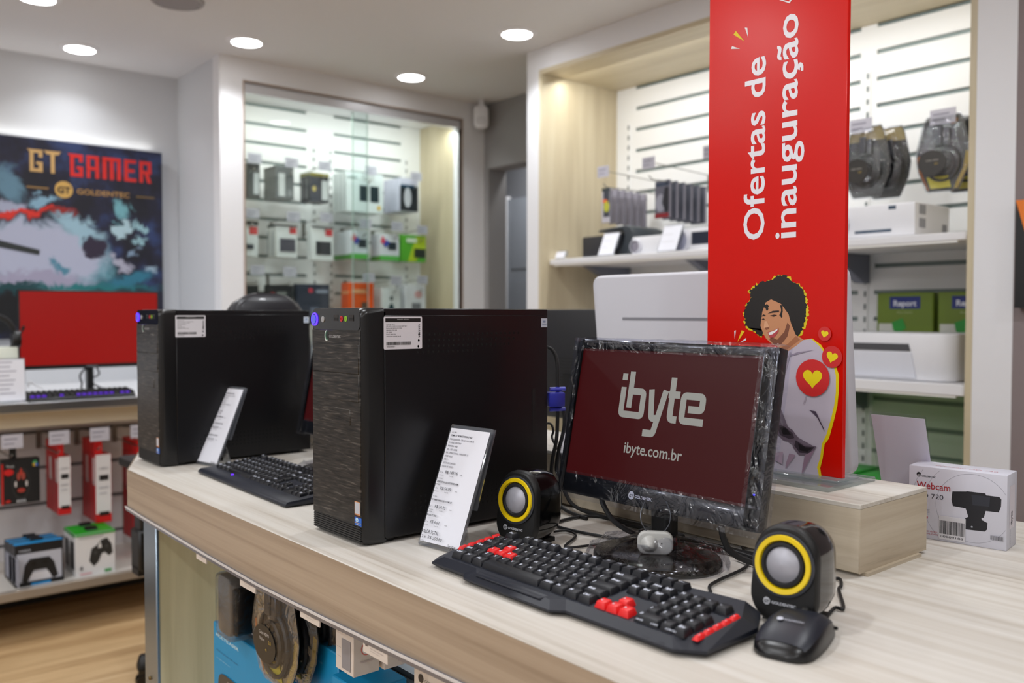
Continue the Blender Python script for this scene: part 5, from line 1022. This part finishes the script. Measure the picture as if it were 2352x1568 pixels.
o = mb.build('printed_person', mats, bn); o['label'] = 'printed smiling person with curly black hair in a grey hoodie'
def heart(cx_, cy_, r, rot=0):
    P = []
    for i in range(28):
        a = 2*PI*i/28; x = 16*math.sin(a)**3/17; y = (13*math.cos(a)-5*math.cos(2*a)-2*math.cos(3*a)-math.cos(4*a))/17; P.append((cx_+r*(x*math.cos(rot)-y*math.sin(rot)), cy_+r*(x*math.sin(rot)+y*math.cos(rot))))
    return P[::-1]
mb = MB(); mats = []; D = Deco(mb, mats)
for x, y, r, rot in ((750, 805, 76, 0), (875, 670, 44, -.25), (828, 522, 29, -.2)):
    p = PB(x, y); k = r*.000372; D.draw(FY(0, BY-.0020, 0), [('e', p[0], p[1], k, k, '#cf2a2a'), ('p', heart(p[0], p[1], k*.6, rot), '#ecd40e')], .0001)
mb.build('heart_badges', mats, bn)
# white all-in-one computer seen from behind
ai = thing('all_in_one_computer', 'white all in one computer seen from behind the red banner', 'computer', (-1.09, 1.44, CT), 0)
LN = math.radians(-6)
TA_ = Matrix.Translation((0, .0, .065)) @ Matrix.Rotation(-LN, 4, 'X') @ FY(0, 0, 0)
mb = MB(); mb.prism(rrect(.60, .372, .022, 0, .186), -.03, 0, 0, TA_); mb.bevel(.006, 3); mb.build('rear_cover', mat('aio_white', '#c9c9d1', .35), ai)
MB().prism([(-.215, .275), (.22, .275), (.22, .281), (-.215, .281)], 0, .0006, 0, TA_).build('vent_slot', mat('slot_grey', '#85858d', .5), ai)
MB().prism([(.045, .200), (.063, .200), (.063, .203), (.045, .203)], 0, .0006, 0, TA_).build('rear_mark', mat('mark_dark', '#4c4f55', .4), ai)
mb = MB(); mb.box(-.10, .10, -.02, .12, 0, .006); mb.box(-.05, .05, .0, .012, .004, .2); mb.build('stand', mat('aio_white', '#c9c9d1', .35), ai)
bm_ = thing('black_monitor', 'black monitor seen from behind, left of the white all in one computer', 'monitor', (-1.60, 1.545, CT), 0)
mb = MB(); mb.prism([(-.23, .085), (.20, .085), (.20, .363), (-.23, .363)], -.02, 0, 0, FY()); mb.bevel(.004, 2); mb.build('rear_casing', mat('rear_black', '#17171b', .5), bm_)
mb = MB()
for k in range(12): mb.prism([(-.06, .15+k*.008), (.10, .15+k*.008), (.10, .153+k*.008), (-.06, .153+k*.008)], 0, .0008, 0, FY())
mb.build('rear_vents', RUB, bm_)
MB().box(-.03, .03, -.005, .02, .008, .2).box(-.11, .11, -.06, .12, 0, .008).build('stand', BLK, bm_)
# webcam box
wb = thing('webcam_box', 'white webcam box standing on the counter at the right', 'box', (-.5945, 1.4175, CT), math.radians(7.7))
w_, d, h = .140, .057, .1131
mb = MB().box(-w_/2, w_/2, -d/2, d/2, 0, h); mb.bevel(.0012, 2); mats = [mat('webcam_carton', '#c9c9d4', .45)]; D = Deco(mb, mats)
def U(x, y):      # position on the front panel from the photo's own perspective (bilinear)
    s_ = (x-148)/1462; top_ = 190+s_*145; bot = 1230+s_*235; return (w_*s_, h*(bot-y)/(bot-top_))
rings = []
for R_ in (.052, .070, .088, .106):
    cxr, cyr = U(1120, 830)
    for i in range(60):
        a, b = 2*PI*i/60, 2*PI*(i+1)/60; Q_ = [(cxr+r_*math.cos(q_), cyr+r_*math.sin(q_)) for r_, q_ in ((R_, a), (R_+.0004, a), (R_+.0004, b), (R_, b))]
        if all(.001 < p[0] < w_-.001 and .001 < p[1] < h-.001 for p in Q_): rings.append(('p', Q_[::-1][::-1], '#8f8f9b'))
def flat(I):
    for it in I: D.k = 0; D.draw(FY(-w_/2, -d/2, 0), [it], .0002)
flat(rings)
camsh = [(820, 580), (1025, 580), (1030, 575), (1300, 605), (1312, 632), (1500, 655), (1528, 690), (1525, 800), (1495, 885), (1310, 865), (1285, 965), (1250, 970), (1258, 1000), (1340, 1045), (1335, 1140), (1300, 1172), (1020, 1140), (1015, 975), (1060, 955), (1020, 830), (830, 795), (808, 700)]
D.draw(FY(-w_/2, -d/2, 0), [('p', [U(*q_) for q_ in camsh][::-1], '#191a21'), ('p', [U(*q_) for q_ in [(1100, 625), (1370, 655), (1360, 800), (1120, 780)]][::-1], '#2b2e38'), ('e', *U(1115, 1103), .0014, .0014, '#9fa2ac'),
     ('e', *U(303, 328), .0033, .0038, '#1d1d24'), ('t', 'GT', *U(280, 352), .0042, '#d8d8de', {'bold': .02}), ('t', 'GOLDENTEC', *U(350, 362), .0036, '#24242b', {'width': .0205, 'bold': .02}),
     ('t', 'Webcam', *U(272, 520), .0150, '#a3202c', {'width': .0495, 'bold': .01}), ('t', 'HD 720', *U(280, 655), .0105, '#35353d', {'width': .0390}),
     ('t', 'TAXA DE VÍDEO', *U(300, 1150), .0030, '#b0505a', {'width': .029}), ('t', 'ALTA QUALIDADE', *U(300, 1185), .0030, '#b0505a', {'width': .030}), ('r', *[U(395, 975)[0], U(455, 975)[0], U(420, 975)[1], U(420, 945)[1], '#b03a44']),
     ('r', *[U(1385, 1300)[0], U(1575, 1300)[0], U(1480, 1300)[1], U(1480, 1240)[1], '#b9b9c2'])]
     + [('r', U(1388+k*15, 0)[0], U(1388+k*15+6, 0)[0], U(1480, 1300)[1], U(1480, 1240)[1], '#2b2b32') for k in range(12)], .00008)
for f_ in range(4): D.k = 0; D.draw(FY(-w_/2, -d/2, 0), [('r', U(400, 0)[0], U(480, 0)[0], U(440, 850+f_*22)[1], U(440, 843+f_*22)[1], '#9a9aa4')], .0002)
D.draw(FT(-w_/2, -d/2, h), [('t', 'Webcam HD 720', .032, .018, .010, '#c98a94', {'width': .09})], .0002)
D.draw(FX(w_/2, -d/2, 0), [('r', .014, .044, .030, .095, '#d9d3dc')], .0002)
D.draw(frame((w_/2+.0004, -d/2, 0), (0, 0, 1), (0, -1, 0), (1, 0, 0)), [('t', 'ibyte', .036, -.030, .012, '#33333b', {'width': .020, 'bold': .02}), ('t', 'HD 720', .008, -.022, .006, '#b4b4be', {'width': .02})], .0002)
mb.build('carton', mats, wb)
mb = MB(); mats = [mat('sticker_white', '#cccbd0', .5)]; x0, z0 = U(628, 1300)[0], .0035; x1, z1 = U(1025, 1000)[0], U(830, 960)[1]
mb.prism([(x0, z0), (x1, z0), (x1, z1), (x0, z1)], .0002, .0014, 0, FY(-w_/2, -d/2, 0)); D = Deco(mb, mats); random.seed(9); L = []; x = x0+.0012
while x < x1-.0016: ww = random.choice([.0004, .0008, .0012]); L.append(('r', x, x+ww, z0+.0085, z1-.007, '#2b2b30')); x += ww+random.choice([.0004, .0008])
for it in L: D.k = 0; D.draw(FY(-w_/2, -d/2-.0014, 0), [it], .0002)
D.k = 0; D.draw(FY(-w_/2, -d/2-.0014, 0), [('t', '00809188', x0+.002, z0+.003, .0046, '#2b2b30', {'width': .033})], .0002); o = mb.build('barcode_sticker', mats, wb)

# ------------------------------------------------------------------ cables on the counter
zc = .9035
def cable(name, label, P, r=.0028, m=None, k=6): return tag(MB().tube(smooth_path(P, k), r, 0, 8).build(name, m or RUB), label, 'cable', 'black cables behind the monitor')
cable('speaker_cable', 'doubled black cable looping from the left speaker to the riser', [(-.93, 1.0, zc), (-1.00, .985, zc), (-1.058, .983, zc), (-1.074, 1.00, zc), (-1.0767, 1.0665, zc), (-1.0394, 1.0937, zc), (-.96, 1.085, zc), (-.86, 1.07, zc)], .0026)
cable('speaker_cable', 'thin black cable winding in front of the monitor from the left speaker', [(-1.03, .955, zc), (-1.0207, .9751, zc), (-.9885, .9639, zc), (-.9521, .9055, zc), (-.9368, .9282, zc), (-.9292, .9779, zc), (-.93, 1.04, zc), (-.90, 1.085, zc)], .0019)
cable('power_cable', 'thick black cable dropping from the left underside of the monitor', [(-.955, .985, .972), (-.945, .982, .955), (-.925, .99, .93), (-.885, 1.02, .909), (-.82, 1.06, zc+.001), (-.76, 1.08, zc+.001), (-.69, 1.085, zc+.001)], .0040)
cable('video_cable', 'thick black cable dropping from the right underside of the monitor', [(-.728, .985, .965), (-.727, .99, .945), (-.718, 1.00, .925), (-.69, 1.03, .909), (-.655, 1.055, .9055), (-.62, 1.075, .9055)], .0044)
B_ = lambda P, Y: [tuple(onY(x, y, Y)) for x, y in P]
cable('signal_cable', 'black cable with blue plug hanging behind the nearer tower', B_([(1277, 918), (1290, 930), (1297, 965), (1292, 1000), (1284, 1030), (1278, 1075)], 1.085)+[(-1.155, 1.085, .96), (-1.12, 1.083, .915), (-1.05, 1.09, zc), (-.97, 1.092, zc)], .0036)
vp = thing('video_plug', 'blue video plug at the back of the nearer tower', 'plug', (-1.152, 1.062, 1.100), math.radians(-20)); mb = MB(); mb.box(-.012, .012, -.008, .022, -.013, .013); mb.bevel(.003, 2); mb.build('plug_body', mat('plug_blue', '#2a2f9c', .4), vp)
for s_ in (-1, 1): MB().tube([(0, -.004, s_*.018), (0, .026, s_*.018)], .0038).build('thumb_screw', mat('screw_blue', '#3a40b4', .4), vp)
cable('power_cable', 'black cable arching from the top rear of the nearer tower', B_([(1254, 797), (1268, 803), (1280, 832), (1281, 900), (1279, 1000)], 1.075)+[(-1.16, 1.07, .98), (-1.155, 1.068, .93), (-1.12, 1.065, .908), (-1.06, 1.06, zc)], .0034)
cable('audio_cable', 'thin cable bending at the lower rear of the nearer tower', B_([(1255, 972), (1266, 974), (1271, 990), (1268, 1005), (1280, 1030), (1290, 1055)], 1.095)+[(-1.16, 1.09, .95), (-1.14, 1.075, zc)], .0022)
for k, (dx_, lab) in enumerate(((0, 'black cable lying along the foot of the riser'), (.016, 'second black cable lying along the foot of the riser'), (.032, 'third black cable lying along the foot of the riser'))):
    cable('power_cable', lab, [(-1.02+dx_, 1.095-.5*dx_, zc), (-.95+dx_, 1.088-.6*dx_, zc+.003*k), (-.87, 1.080-.5*dx_, zc+.003*k), (-.78, 1.086-.6*dx_, zc+.002*k), (-.70, 1.083-.5*dx_, zc), (-.645, 1.093-.4*dx_, zc)], .003)
tag(MB().box(-.925, -.855, 1.035, 1.07, CT, CT+.016).bevel(.005, 2).build('cable_adapter', RUB), 'flat black cable adapter lying left of the monitor neck', 'adapter')
